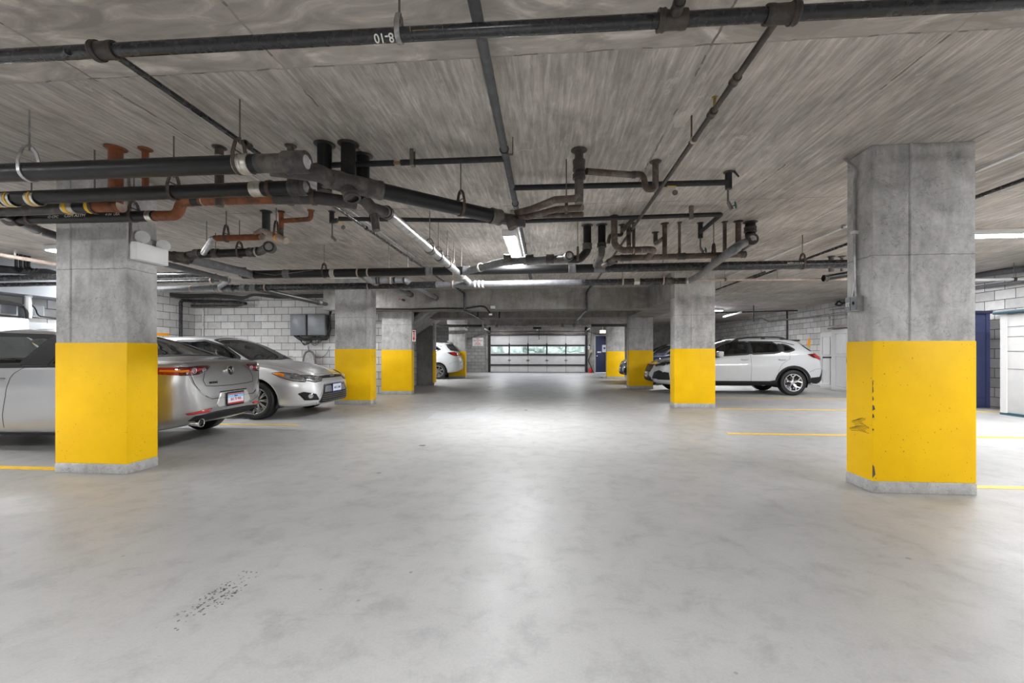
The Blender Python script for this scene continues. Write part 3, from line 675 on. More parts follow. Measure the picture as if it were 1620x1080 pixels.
YCp, RC = 3.08, .052; xe2 = at(484, 298, Y=YCp).x
r_ = run('drain_pipe', 'lower of two big black drain pipes at the left, with orange-taped bands', 'pipe', (-3, YCp, 2.36))
tubep(r_, [(-7.5, YCp, 2.345), (xe2 - .02, YCp, 2.372)], RC, 'black_iron'); clampband(r_, (xe2 - .38, YCp, 2.37), XD, RC, .09)
bell(r_, (xe2 - .07, YCp, 2.372), XD, RC, .10, 'worn_iron', 'cleanout_hub'); cap(r_, (xe2, YCp, 2.372), XD, RC)
hanger(r_, (-2.87, YCp, 2.362), XD, RC, 'hanger', h=.10); strap(r_, (xe2 - .28, YCp, 2.372), XD, RC, 'hanger', .03)
for px in (2, 19, 56):
    q = at(px, 311, Y=YCp); clampband(r_, (q.x, YCp, 2.350), XD, RC, .075)
    m = MB(); m.lathe((q.x - .010, YCp, 2.350), XD, [(0, RC * 1.09), (0, RC * 1.13), (.018, RC * 1.13), (.018, RC * 1.09)], 20); m.build('orange_tape', M['tape'], r_)
q = at(470, 309, Y=3.20)
tubep(r_, [(xe2 - .30, 3.16, 2.33), (xe2 + .02, 3.20, 2.335), (xe2 + .25, 3.38, 2.35)], .050, 'worn_iron', 'return_elbow', bend=.12)
strap(r_, (xe2 + .0, 3.19, 2.335), Vector((1, .15, 0)), .052, 'hanger', .03)

# pipe with tape bands, rust riser
q = at(195, 321, Y=3.24)
r_ = run('drain_pipe', 'short banded drain pipe with a rusty capped end, tucked behind the lower big pipe', 'pipe', (q.x, 3.24, 2.33))
tubep(r_, [(-6.5, 3.24, 2.30), (q.x - .52, 3.24, 2.325)], .044, 'worn_iron'); tubep(r_, [(q.x - .60, 3.24, 2.325), (q.x - .30, 3.24, 2.33)], .043, 'black_iron', 'sleeve')
tubep(r_, [(q.x - .28, 3.24, 2.33), (q.x - .03, 3.24, 2.33)], .043, 'rust', 'rusty_section'); bell(r_, (q.x - .05, 3.24, 2.33), XD, .042, .07, 'rust', 'hub')
m = MB(); m.lathe((q.x - .02, 3.24, 2.33), XD, [(0, .05), (.005, .048), (.006, .02), (.0, .0)], 20); m.build('end_plug', M['strap_pale'], r_)
clampband(r_, (q.x - .47, 3.24, 2.33), XD, .043, .10)
for dx in (.50, .30): m = MB(); m.lathe((q.x - dx, 3.24, 2.33), XD, [(0, .046), (0, .052), (.03, .052), (.03, .046)], 18); m.build('yellow_band', M['tape'], r_)
hanger(r_, (-3.72, 3.24, 2.325), XD, .044, 'hanger', h=.09)
q = at(183, 234, Z=CEIL); r_ = run('riser_pipe', 'thick rusty riser coming out of the ceiling above the big black pipes', 'pipe', q)
tubep(r_, [(q.x, q.y, CEIL), (q.x, q.y, 2.35)], .049, 'rust'); escutcheon(r_, q, .052, 'rust')
q = at(230, 235, Z=CEIL); r_ = run('riser_pipe', 'thinner rusty riser beside the thick rusty one', 'pipe', q)
tubep(r_, [(q.x, q.y, CEIL), (q.x, q.y, 2.45)], .024, 'rust'); escutcheon(r_, q, .035, 'rust')
for px, py, rr, lab in ((347, 233, .033, 'grey-brown riser with a ceiling collar, left of the long threaded rod cluster'), (460, 230, .028, 'brown riser with a ceiling collar just above the upper capped end')):
    q = at(px, py, Z=CEIL); r_ = run('riser_pipe', lab, 'pipe', q); tubep(r_, [(q.x, q.y, CEIL), (q.x, q.y, 2.32)], rr, 'brown'); escutcheon(r_, q, rr * 1.1); bell(r_, (q.x, q.y, 2.72), (0, 0, 1), rr, .02, 'curb', 'tape_ring', k=1.1)

# third black pipe with white lettering, turning rusty
YDp = 3.42
pa, pb = at(22, 347, Y=YDp), at(246, 341.5, Y=YDp)
r_ = run('drain_pipe', 'thinner black drain pipe with white lettering, turning rusty brown', 'pipe', pa)
tubep(r_, [pa, pb], .046, 'black_iron', label='black section with white lettering')
pc, pd_ = at(270, 341, Y=YDp), at(283, 322, Y=YDp + .05)
tubep(r_, [pb, at(281, 341, Y=YDp), at(287, 319, Y=YDp), at(305, 318.5, Y=YDp)], .042, 'rust', 'rusty_offset', bend=.10)
clampband(r_, pb - XD * .04, XD, .044, .05)
pe = at(478, 314, Y=3.40)
tubep(r_, [at(292, 319, Y=YDp), at(316, 318, Y=YDp)], .040, 'black_iron', 'sleeve', bend=0); tubep(r_, [at(312, 318, Y=YDp), pe], .038, 'rust', 'rusty_run', bend=0)
for px in (322, 358, 373, 430): bell(r_, at(px, 318 - (px - 312) * .024, Y=YDp), XD, .039, .012, 'strap_pale', 'joint_ring', k=1.08)
hanger(r_, at(212, 342, Y=YDp), XD, .046, 'hanger', h=.08); hanger(r_, at(50, 346, Y=YDp), XD, .046, 'hanger', h=.09)
lettering('pipe_lettering', 'CISPI ASTM', .040, at(118, 341, Y=YDp - .0475), XD, (0, .3, 1), M['chalk'], r_); lettering('pipe_lettering', '4 IN  USA', .032, at(178, 339, Y=YDp - .0475), XD, (0, .3, 1), M['chalk'], r_)
lettering('pipe_lettering', 'O CFC', .034, at(84, 343, Y=YDp - .0475), XD, (0, .3, 1), M['chalk'], r_)
tubep(r_, [at(0, 337, Y=3.25), at(24, 345, Y=YDp + .02)], .045, 'black_iron', 'near_branch'); bell(r_, at(22, 346, Y=YDp), XD, .05, .12, 'worn_iron', 'wye_hub')
tubep(r_, [at(30, 350, Y=YDp), at(60, 364, Y=3.75), at(110, 380, Y=4.3)], .042, 'black_iron', 'far_branch', bend=.1); clampband(r_, at(60, 364, Y=3.75), Vector((.6, .8, 0)), .044, .05)

# silver diagonal, along the aisle
r_ = run('drain_pipe', 'pale silver drain pipe running away along the aisle from under the black trunk', 'pipe', (-1.38, 3.6, 2.37))
tubep(r_, [(-1.40, 3.62, 2.36), (-1.31, 7.15, 2.33)], .049, 'galv')
tubep(r_, [(-1.50, 3.36, 2.40), (-1.46, 3.48, 2.34), (-1.40, 3.68, 2.36)], .050, 'worn_iron', 'elbow', bend=.06)
dN = Vector((.09, 3.53, -.03)).normalized()
def onN(y): return Vector((-1.40, 3.62, 2.36)).lerp(Vector((-1.31, 7.15, 2.33)), (y - 3.62) / 3.53)
bell(r_, onN(3.66), dN, .049, .05, 'worn_iron', 'hub'); bell(r_, onN(4.95), dN, .049, .10, 'grey_pipe'); bell(r_, onN(5.35), dN, .049, .09, 'grey_pipe')
for y in (4.93, 5.30, 5.75): hanger(r_, onN(y), dN, .05, 'hanger', h=.07)
hanger(r_, onN(6.6), dN, .05, 'strap_pale', h=.06)

r_ = run('conduit', 'thin pale conduit on the ceiling running away left of the aisle', 'conduit', (-2.25, 4.2, 2.77))
tubep(r_, [at(470, 290, Z=2.76), (-2.25, 4.5, 2.76), (-2.24, 9.2, 2.77)], .0125, 'galv')
for y in (6.2, 7.2): m = MB(); m.box((-2.27, y, 2.755), (-2.23, y + .02, CEIL)); m.build('bracket', M['galv'], r_, smooth=0)

# fittings right of the middle
q = at(916, 237, Z=CEIL)
r_ = run('riser_pipe', 'tall brown riser right of the middle line, feeding sloping brown drains', 'pipe', q)
tubep(r_, [(q.x, q.y, CEIL), (q.x, q.y, 2.36)], .036, 'worn_iron'); escutcheon(r_, q, .045)
bell(r_, (q.x, q.y, 2.67), (0, 0, 1), .036, .09, 'worn_iron', 'hub', k=1.45); bell(r_, (q.x, q.y, 2.58), (0, 0, 1), .036, .04, 'worn_iron', 'hub', k=1.5)
tubep(r_, [(q.x, q.y - .01, 2.42), (q.x - .03, q.y - .01, 2.395), at(878, 316, Y=3.6), at(840, 331, Y=3.85), at(815, 337, Y=4.1)], .030, 'brown', 'sloping_drain', bend=.05)
tubep(r_, [at(922, 328, Y=3.62), at(880, 331, Y=3.75), at(835, 343, Y=4.0), at(812, 341, Y=4.1)], .027, 'brown', 'sloping_drain', bend=.05)
tubep(r_, [at(922, 339, Y=3.75), at(866, 341, Y=3.9), at(812, 340, Y=4.1)], .024, 'brown', 'sloping_drain', bend=.05)
clampband(r_, at(816, 340, Y=4.1), XD, .045, .10)
hanger(r_, at(896, 331, Y=3.72), XD, .030, 'hanger', h=.05)
q2 = at(1037, 255, Z=CEIL)
r_ = run('trap_pipe', 'brown U-shaped trap hanging from the ceiling with a side arm to the tall riser', 'pipe', q2)
zt_ = at(1036, 292, Y=q2.y).z; a_ = at(1018, 300, Y=q2.y); b_ = at(1010, 277, Y=q2.y)
tubep(r_, [(q2.x, q2.y, CEIL), (q2.x, q2.y, zt_ - .04), (a_.x + .02, a_.y, zt_ - .04), (b_.x + .04, b_.y, b_.z + .01), (b_.x - .06, b_.y, b_.z + .005), at(928, 271, Y=3.56)], .027, 'brown', bend=.07)
escutcheon(r_, q2, .034); bell(r_, (b_.x - .04, b_.y, b_.z + .005), XD, .027, .03, 'worn_iron')

# the mid-distance main J and its companions
def onJ(px, off=0): 
    t = (px - 250) / (1340 - 250); return at(px, 437 + (417 - 437) * t, Y=6.35)
r_ = run('drain_main', 'upper of two long drain mains crossing the whole garage before the second columns', 'pipe', onJ(700))
JL, JR = at(60, 441, Y=6.35), onJ(1342)
tubep(r_, [onJ(385), onJ(945)], .064, 'black_iron'); tubep(r_, [onJ(945), JR + XD * 1.2], .062, 'steel_black', 'right_section')
for px in (455, 680, 738, 905): bell(r_, onJ(px), XD, .064, .11, 'grey_pipe', k=1.12)
clampband(r_, onJ(527), XD, .064, .07)
for px in (402, 567, 583): strap(r_, onJ(px), XD, .066)
for px, mt in ((513, 'hanger'), (718, 'strap_pale'), (1269.5, 'hanger')): hanger(r_, onJ(px), XD, .064, mt, h=.09)
for px in (615, 645): q = onJ(px); m = MB(); m.cyl((q.x, q.y, q.z + .06), (q.x, q.y, CEIL), .005, 6); m.build('rod', M['steelrod'], r_)
m = MB(); m.tube([onJ(408) + Vector((0, -.07, .02)), onJ(440) + Vector((0, -.075, -.03)), onJ(465) + Vector((0, -.075, .0)), onJ(500) + Vector((0, -.07, .04))], .004, 6); m.build('loose_cable', M['steelrod'], r_)
m = MB(); q = onJ(545); m.box((q.x - .25, 6.36, q.z - .075), (q.x + .2, 6.42, q.z - .068)); m.build('pale_shim', M['white'], r_, smooth=0)
lettering('pipe_lettering', 'ASTM A74 4 IN', .035, onJ(1255) + Vector((0, -.063, .01)), XD, (0, .1, 1), M['chalk'], r_)
for (px, py) in ((1314, 406), (1330, 405)):
    q = at(px, py, Z=CEIL)
r_ = run('drain_stub', 'short black capped drain stub at the left edge of the nearest right column', 'pipe', at(1318, 437, Y=7.8))
tubep(r_, [at(1304, 440, Y=7.8), at(1350, 432, Y=7.8)], .050, 'black_iron'); bell(r_, at(1306, 440, Y=7.8), XD, .050, .07, 'worn_iron', 'hub')
for px in (1315, 1332):
    q = at(px, 420, Y=7.8); tubep(r_, [(q.x, 7.8, CEIL), (q.x, 7.8, q.z - .1)], .04 if px == 1315 else .02, 'insul' if px == 1315 else 'brown', 'riser'); escutcheon(r_, (q.x, 7.8), .04)
def onK(px): return at(px, 457.5 + (442.5 - 457.5) * (px - 250) / 930, Y=7.2)
r_ = run('drain_main', 'second long drain main just below the first, turning grey under the ceiling light', 'pipe', onK(700))
tubep(r_, [at(110, 459.7, Y=7.2), onK(345)], .060, 'grey_pipe', 'left_section'); tubep(r_, [onK(340), onK(690)], .058, 'steel_black', 'middle_section'); tubep(r_, [onK(685), onK(925)], .052, 'grey_pipe', 'pale_section')
tubep(r_, [onK(920), onK(1085)], .052, 'steel_black', 'right_section')
for px in (338, 350, 365, 386, 402): bell(r_, onK(px), XD, .060, .10, 'grey_pipe', k=1.12)
for px in (752, 758, 764): strap(r_, onK(px), XD, .054, 'white', .03)
for px in (304, 350, 421, 583, 717): strap(r_, onK(px), XD, .061)
clampband(r_, onK(1007), XD, .052, .09); bell(r_, onK(1058), XD, .052, .12, 'worn_iron')
for px in (985, 1049): hanger(r_, onK(px), XD, .053, 'strap_pale', h=.06)
eK = onK(1082)
tubep(r_, [eK, eK + Vector((.09, -.02, 0)), (eK.x + .10, eK.y - .35, eK.z + .01), at(1164, 391, Y=5.0), at(1178, 384, Y=5.35)], .050, 'grey_pipe', 'angled_run', bend=.06)
strap(r_, eK + Vector((.05, -.03, 0)), Vector((1, -.3, 0)), .053, 'clamp', .03)
q = at(1187, 351, Z=CEIL)
r_ = run('riser_pipe', 'black riser with a round capped fitting at the far right of the pipe cluster', 'pipe', q)
tubep(r_, [(q.x, q.y, CEIL), (q.x, q.y, 2.62)], .062, 'black_iron'); escutcheon(r_, q, .058); bell(r_, (q.x, q.y, 2.70), (0, 0, 1), .062, .07, 'worn_iron', 'hub')
cc = at(1191, 378, Y=5.30); tubep(r_, [(q.x - .14, q.y + .0, 2.46), cc], .055, 'worn_iron', 'wye'); cap(r_, cc, Vector((-.1, -1, -.1)), .058)
tubep(r_, [(q.x, q.y, 2.64), (q.x - .02, q.y - .03, 2.55)], .058, 'worn_iron', 'riser_foot')
tubep(r_, [(q.x - .12, q.y, 2.49), at(1160, 398, Y=5.35), at(1130, 412, Y=5.8)], .045, 'grey_pipe', 'run_down', bend=.05)

# two pipes joining main K from the left back
r_ = run('drain_pipe', 'thick grey-black drain sloping in behind the emergency light to meet the upper main', 'pipe', at(340, 425, Y=5.9))
tubep(r_, [at(255, 402, Y=4.9), at(300, 412, Y=5.1)], .060, 'worn_iron', 'near_section'); tubep(r_, [at(300, 410, Y=5.15), at(384, 430, Y=6.1), onJ(398)], .060, 'grey_pipe', bend=.12)
bell(r_, at(283, 407, Y=5.03), Vector((.8, .5, 0)), .06, .12, 'worn_iron', 'hub'); bell(r_, at(384, 430, Y=6.15), Vector((.9, .5, 0)), .06, .10, 'grey_pipe', 'hub'); strap(r_, at(330, 417, Y=5.5), Vector((.7, .7, 0)), .062, w=.03)
q = at(341, 408, Y=5.6)
m = MB(); m.cyl((q.x, 5.6, 2.45), (q.x, 5.6, CEIL), .005, 6); m.build('rod', M['steelrod'], r_)
r_ = run('drain_pipe', 'thinner grey drain sloping in below the thick one beside the emergency light', 'pipe', at(300, 428, Y=5.6))
tubep(r_, [at(240, 412, Y=5.2), at(362, 443, Y=6.6), onK(352) + Vector((0, -.06, .02))], .040, 'grey_pipe', bend=.08); strap(r_, at(341, 437, Y=6.35), Vector((.6, .7, 0)), .042); bell(r_, at(358, 441, Y=6.55), Vector((.6, .7, 0)), .04, .06, 'clamp')
r_ = run('drain_pipe', 'upper pale pipe of the pair crossing behind the nearest left column', 'pipe', at(150, 438, Y=8.0))
tubep(r_, [at(-60, 441, Y=6.3), at(322, 434, Y=6.7)], .052, 'steel_black')
r_ = run('drain_pipe', 'lower dark pipe of the pair crossing behind the nearest left column', 'pipe', at(150, 449, Y=8.4))
tubep(r_, [at(-60, 452, Y=6.5), at(345, 443, Y=7.0)], .036, 'steel_black'); strap(r_, at(335, 443.3, Y=6.99), XD, .042)
r_ = run('drain_pipe', 'forked pair of grey drains dropping from the upper main through the big beam', 'pipe', at(590, 444, Y=6.6))
tubep(r_, [onJ(572) + Vector((0, 0, -.03)), at(585, 444, Y=6.6), at(640, 443, Y=6.9), at(688, 470, Y=10.6)], .050, 'grey_pipe', 'right_fork', bend=.08)
tubep(r_, [at(590, 446, Y=6.9), at(648, 465, Y=10.6)], .048, 'grey_pipe', 'left_fork', bend=.08)
for px in (597, 601, 618, 625, 640): strap(r_, at(px, 443.5, Y=6.6 + (px - 585) * .005), XD, .051, 'worn_iron' if px != 618 else 'strap_pale', .03)
for (px, py) in ((688, 470), (648, 465)): bell(r_, at(px, py, Y=10.75), Vector((-.05, 1, 0)), .06, .3, 'worn_iron', 'beam_sleeve')
r_ = run('drain_pipe', 'black drain sloping down to the concrete pier left of the second left column', 'pipe', at(470, 466, Y=8.8))
tubep(r_, [onK(405) + Vector((.0, .06, -.01)), at(430, 462, Y=7.8), at(500, 478, Y=9.8), at(516, 481, Y=10.6)], .050, 'black_iron', bend=.1); bell(r_, at(505, 479, Y=10.0), Vector((.5, .8, 0)), .05, .1, 'grey_pipe')

# pipes around the rust elbow, left centre
r_ = run('drain_pipe', 'black drain with a round cleanout facing the camera, under the rusty pipe at left centre', 'pipe', at(360, 400, Y=5.1))
yU = 5.1
tubep(r_, [at(312, 402, Y=yU), at(400, 399, Y=yU)], .052, 'black_iron'); 
for px in (313, 342, 398): bell(r_, at(px, 401.5 - (px - 312) * .03, Y=yU), XD, .052, .08, 'worn_iron', k=1.15)
tubep(r_, [at(398, 399, Y=yU), at(413, 397, Y=yU), at(424, 391, Y=yU - .12)], .052, 'worn_iron', 'cleanout_elbow'); cap(r_, at(425, 390, Y=yU - .17), Vector((.25, -1, .0)), .058)
strap(r_, at(407, 398, Y=yU), XD, .056, 'clamp', .02); hanger(r_, at(379, 400, Y=yU), XD, .053, 'hanger', h=.09)
q = at(327, 402, Y=yU); m = MB(); m.cyl((q.x, yU, q.z + .05), (q.x, yU, CEIL), .005, 6); m.build('rod', M['steelrod'], r_)
tubep(r_, [at(312, 402, Y=yU), at(296, 405, Y=yU), at(285, 408, Y=yU)], .054, 'worn_iron', 'reducer')
r_ = run('drain_pipe', 'rusty brown pipe with pinkish end and pale drop, above the round cleanout', 'pipe', at(380, 377, Y=4.75))
yV = 4.75
tubep(r_, [at(322, 400, Y=5.02), at(336, 378, Y=yV), at(346, 376.5, Y=yV)], .035, 'galv', 'pale_drop', bend=.04); tubep(r_, [at(340, 377, Y=yV), at(412, 375, Y=yV)], .036, 'rust')
tubep(r_, [at(404, 372, Y=yV), at(416, 364, Y=yV + .03), at(426, 370, Y=yV), at(453, 381, Y=yV - .15)], .036, 'strap_pale', 'pink_tail', bend=.05, label='pinkish primed tail')
m = MB(); m.lathe(at(415, 376, Y=yV - .03), Vector((.3, -1, .1)), [(0, .036), (.02, .036), (.022, .02), (.01, .018), (.01, 0)], 18); m.build('end_plug', M['strap_pale'], r_)
m = MB(); m.lathe(at(437, 375, Y=yV - .06), Vector((.8, -.3, -.3)), [(0, .036), (0, .042), (.035, .042), (.035, .036)], 18); m.build('orange_band', M['orange'], r_)
hanger(r_, at(358, 377, Y=yV), XD, .037, 'hanger', h=.12); hanger(r_, at(437, 374, Y=yV - .06), XD, .037, 'hanger', h=.14)
q = at(421, 334, Z=CEIL); r_ = run('riser_pipe', 'black riser dropping onto the pinkish elbow at left centre', 'pipe', q); tubep(r_, [(q.x, q.y, CEIL), (q.x, q.y, 2.52)], .044, 'insul_black'); escutcheon(r_, q, .044)
q = at(445, 334, Z=CEIL); q2 = at(492, 332, Z=CEIL)
r_ = run('riser_pipe', 'rusty riser with a side arm that bends up into the ceiling', 'pipe', q)
tubep(r_, [(q.x, q.y, CEIL), (q.x, q.y, 2.60)], .027, 'rust'); tubep(r_, [(q.x, q.y, 2.60), (q.x, q.y, 2.47)], .024, 'worn_iron', 'lower_section'); escutcheon(r_, q, .028)
z_ = at(470, 349, Y=q.y).z; tubep(r_, [(q.x, q.y, z_), (q2.x, q2.y, z_ + .01), (q2.x, q2.y, CEIL)], .027, 'rust', 'side_arm', bend=.05); escutcheon(r_, q2, .028, 'rust')

# cluster right of the aisle light
q = at(929, 356, Z=CEIL); zM = at(870, 410, Y=q.y).z
r_ = run('drain_pipe', 'black riser and elbow right of the ceiling light, feeding a horizontal black pipe', 'pipe', q)
tubep(r_, [(q.x, q.y, CEIL), (q.x, q.y, zM + .10), (q.x - .10, q.y, zM - .01), (q.x - .25, q.y, zM)], .053, 'black_iron', 'riser', bend=.10); escutcheon(r_, q, .052)
bell(r_, (q.x, q.y, 2.52), (0, 0, 1), .053, .08, 'worn_iron', 'hub')
tubep(r_, [(q.x - .20, q.y, zM), at(800, 413, Y=5.7), onJ(742)], .052, 'grey_pipe', 'horizontal_run', bend=.1)
for px in (803, 838, 870): bell(r_, at(px, 409.5, Y=5.62), XD, .052, .10, 'worn_iron', k=1.2)
cap(r_, at(901, 404, Y=5.38), Vector((.3, -1, .05)), .050); tubep(r_, [at(898, 406, Y=5.45), at(885, 409, Y=5.58)], .050, 'worn_iron', 'cleanout_arm')
strap(r_, at(760, 423, Y=6.0), Vector((1, -.9, .1)), .055, 'clamp', .03); hanger(r_, at(914, 406, Y=5.45), XD, .045, 'hanger', h=.08)
q = at(952, 355, Z=CEIL)
r_ = run('drain_pipe', 'brown-black riser with a pale lower collar dropping into the upper main', 'pipe', q)
tubep(r_, [(q.x, q.y, CEIL), (q.x, q.y, 2.52)], .050, 'black_iron', 'riser'); tubep(r_, [(q.x, q.y, 2.53), (q.x, q.y + .05, 2.42), onJ(940) + Vector((.02, -.05, .03))], .046, 'worn_iron', 'pale_offset', bend=.08); escutcheon(r_, q, .05)
bell(r_, (q.x, q.y, 2.53), (0, 0, 1), .050, .06, 'worn_iron', 'hub'); bell(r_, onJ(945) + Vector((.0, -.09, .06)), Vector((-.1, .5, -.7)), .05, .07, 'grey_pipe', 'wye_collar', k=1.4)
bell(r_, onJ(948), XD, .062, .16, 'grey_pipe', 'wye_body', k=1.12)
yH = 5.6
def onH(px): return at(px, 408 - (px - 990) * .03, Y=yH)
r_ = run('drain_header', 'brown horizontal header with many small risers, right of the aisle', 'pipe', onH(1080))
tubep(r_, [at(955, 420, Y=5.95), at(972, 408, Y=5.7), onH(985), onH(1180)], .037, 'brown', bend=.08)
bell(r_, onH(1176), XD, .037, .05, 'worn_iron'); bell(r_, onH(990), XD, .037, .14, 'worn_iron', 'joint'); bell(r_, onH(1078), XD, .037, .10, 'worn_iron', 'joint'); bell(r_, at(968, 413, Y=5.8), Vector((1, -.6, .3)), .04, .12, 'worn_iron', 'hub')
for (px, py, rr, mt) in ((1051.5, 353, .031, 'brown'), (1075, 351.5, .018, 'brown'), (1146.5, 350.5, .023, 'brown'), (1168, 349.5, .034, 'brown'), (1002.5, 352, .020, 'brown')):
    q = at(px, py, Z=CEIL); zz = onH(px).z; tubep(r_, [(q.x, q.y, CEIL), (q.x, q.y, zz + .1), (onH(px).x, yH, zz)], rr, mt, 'riser', bend=.04); escutcheon(r_, q, rr * 1.15)
q = at(1037, 367, Z=CEIL); tubep(r_, [(q.x, q.y, CEIL), (q.x, q.y, 2.64), at(1051, 376, Y=5.62)], .030, 'worn_iron', 'side_riser', bend=.04); escutcheon(r_, q, .032)
hanger(r_, onH(1129), XD, .038, 'hanger', h=.11)
yT = 5.18
q = at(971.5, 341, Z=CEIL)
r_ = run('drain_pipe', 'brown pipe dropping from the ceiling and turning right in front of the header', 'pipe', q)
tubep(r_, [(q.x, q.y, CEIL), at(972, 388, Y=yT), at(985, 396, Y=yT), at(1036, 394, Y=yT), at(1024, 408, Y=yH)], .038, 'brown', bend=.10); escutcheon(r_, q, .036)
for px in (1002, 1015): bell(r_, at(px, 396, Y=yT), XD, .038, .01, 'strap_pale', 'joint_ring', k=1.06)
q = at(994, 352, Z=CEIL); tubep(r_, [(q.x, q.y, CEIL - .01), at(995, 390, Y=5.3)], .028, 'brown', 'second_riser')
q = at(984, 355, Z=CEIL); tubep(r_, [(q.x, q.y, CEIL), (q.x, q.y, 2.66), at(965, 372, Y=5.5), at(962, 385, Y=5.5)], .022, 'worn_iron', 'vent_loop', bend=.05); escutcheon(r_, q, .03)
tubep(r_, [at(1003, 345, Z=2.72), at(985, 365, Y=5.5)], .026, 'steel_brown', 'grey_stub')

# ceiling conduits at the right
r_ = run('conduit', 'pale conduit on the ceiling right of the second columns, passing behind the nearest right column', 'conduit', (3.87, 5, 2.77))
tubep(r_, [(3.90, -3, 2.77), (3.87, 11.5, 2.77)], .013, 'white')
for y in (5.9, 8.2): m = MB(); m.box((3.86, y, 2.755), (3.90, y + .03, CEIL)); m.build('bracket', M['galv'], r_, smooth=0)
r_ = run('insulated_pipe', 'dark pipe on the ceiling parallel to the pale conduit at the right', 'pipe', (4.33, 5, 2.7))
tubep(r_, [(4.33, -3, 2.7), (4.33, 9.5, 2.7)], .020, 'steel_black')
r_ = run('conduit', 'thin pinkish-white pipe crossing in front of the top of the second right column', 'pipe', at(1150, 442, Y=8.0))
tubep(r_, [at(1050, 443, Y=8.0), at(1345, 441.5, Y=8.0)], .022, 'strap_pale'); strap(r_, at(1147, 442, Y=8.0), XD, .024, 'hanger', .03)
for px in (1147, 1230): q = at(px, 442, Y=8.0); m = MB(); m.cyl((q.x, 8, q.z), (q.x, 8, CEIL), .006, 6); m.build('rod', M['steelrod'], r_)
r_ = run('sprinkler_branch', 'dark sprinkler line sloping away beyond the second right column', 'pipe', at(1150, 452, Z=2.62))
tubep(r_, [at(1133, 458, Z=2.6), at(1210, 430, Z=2.6)], .017, 'steel_black')
for px, py in ((1140, 455.5), (1205, 432)): q = at(px, py, Z=2.6); m = MB(); m.cyl(q, (q.x, q.y, CEIL), .006, 6); m.build('rod', M['steelrod'], r_)
# far pipes near the right wall
r_ = run('conduit', 'pale conduit running along the upper part of the right block wall', 'conduit', (9.3, 15, 2.4))
tubep(r_, [at(1133, 510, X=8.9), at(1205, 503, X=8.9), at(1215, 508, X=9.3), at(1345, 496, X=9.3)], .03, 'galv', bend=.05); tubep(r_, [at(1312, 516, X=9.3), at(1313, 490, X=9.3), at(1350, 486, X=9.3)], .022, 'galv', 'drop', bend=.03)
r_ = run('sprinkler_branch', 'black sprinkler line crossing below the ceiling by the right wall', 'pipe', at(1180, 497, Y=16))
tubep(r_, [at(1120, 495, Y=16.0), at(1262, 491, Y=14.2)], .022, 'steel_black'); m = MB()
q = at(1192, 495, Y=15.5); m.cyl((q.x, q.y, q.z - .3), (q.x, q.y, CEIL), .02, 8); m.build('drop', M['steel_black'], r_)
r_ = run('conduit', 'black vertical pipe on the right block wall behind the white crossover', 'pipe', at(1245, 510, X=9.35))
tubep(r_, [at(1245, 488, X=9.36), at(1245, 545, X=9.36)], .03, 'steel_black')
r_ = run('fluorescent_tube', 'bare white strip light beyond the second right column', 'ceiling light', at(1160, 500, Y=17))
tubep(r_, [at(1145, 501, Y=17.0), at(1172, 494, Y=15)], .035, 'white')
r_ = run('conduit', 'dark pipe along the top of the right wall beyond the nearest right column', 'pipe', (9.2, 8, 2.6))
tubep(r_, [at(1530, 437, X=9.0), at(1640, 423, X=9.0)], .06, 'insul'); m = MB()
r_ = run('conduit', 'pale pipe just below the dark one at the top right', 'pipe', (8.9, 8, 2.4))
tubep(r_, [at(1530, 443, Y=8.6), at(1640, 441, Y=8.6)], .025, 'white'); strap(r_, at(1604, 441.6, Y=8.6), XD, .03, 'hanger', .05)
q = at(1604, 441, Y=8.6); m = MB(); m.cyl((q.x, q.y, q.z), (q.x, q.y, CEIL), .006, 6); m.build('rod', M['steelrod'], r_)
r_ = run('conduit', 'sloping pale pipe by the right wall under the other two', 'pipe', (9.3, 9, 2.2))
tubep(r_, [at(1530, 456, X=9.25), at(1640, 442, X=9.25)], .028, 'grey_pipe')

# far end pipes
def onW(px): return at(px, 515.5 - (px - 700) * .004, Y=18.5)
r_ = run('drain_main', 'far grey pipe crossing in front of the garage door header and far columns', 'pipe', onW(850))
tubep(r_, [onW(640), onW(765)], .055, 'steel_black', 'left_section'); tubep(r_, [onW(765), onW(935)], .058, 'galv'); tubep(r_, [onW(935), onW(996)], .058, 'steel_black', 'right_section')
for px in (768, 786, 890, 908): bell(r_, onW(px), XD, .058, .12, 'grey_pipe')
for px in (764, 784, 816, 886, 914): hanger(r_, onW(px), XD, .06, 'strap_pale', h=.10, w=.05)
r_ = run('conduit', 'dark conduit dropping down the big beam face, left one of two', 'conduit', at(735, 475, Y=11.0))
tubep(r_, [at(720, 453, Y=10.2), at(735, 464, Y=11.0), at(735, 491, Y=11.0), at(766, 507, Y=13.6)], .026, 'steel_black', bend=.03)
r_ = run('conduit', 'dark conduit dropping down the big beam face, right one of two', 'conduit', at(928, 475, Y=11.0))
tubep(r_, [at(938, 448, Y=10.0), at(928, 462, Y=11.0), at(928, 490, Y=11.0), at(913, 506, Y=13.6)], .026, 'steel_black', bend=.03)
r_ = run('cable', 'black cable running along the foot of the big beam and drooping at its end', 'cable', at(680, 487, Y=11.0))
m = MB(); m.tube(fillet([at(520, 488, Y=11.03), at(600, 488, Y=11.0), at(650, 489, Y=11.0), at(700, 487.5, Y=11.0), at(735, 488, Y=11.0), at(760, 484, Y=11.0), at(768, 485, Y=11.0), at(775, 495, Y=10.95)], .2), .022, 8); m.build('cable', M['black'], r_)
q = at(775, 496, Y=10.95); m = MB(); m.box((q.x - .02, q.y - .02, q.z - .04), (q.x + .06, q.y + .02, q.z)); m.build('end_fitting', M['white'], r_, smooth=0)
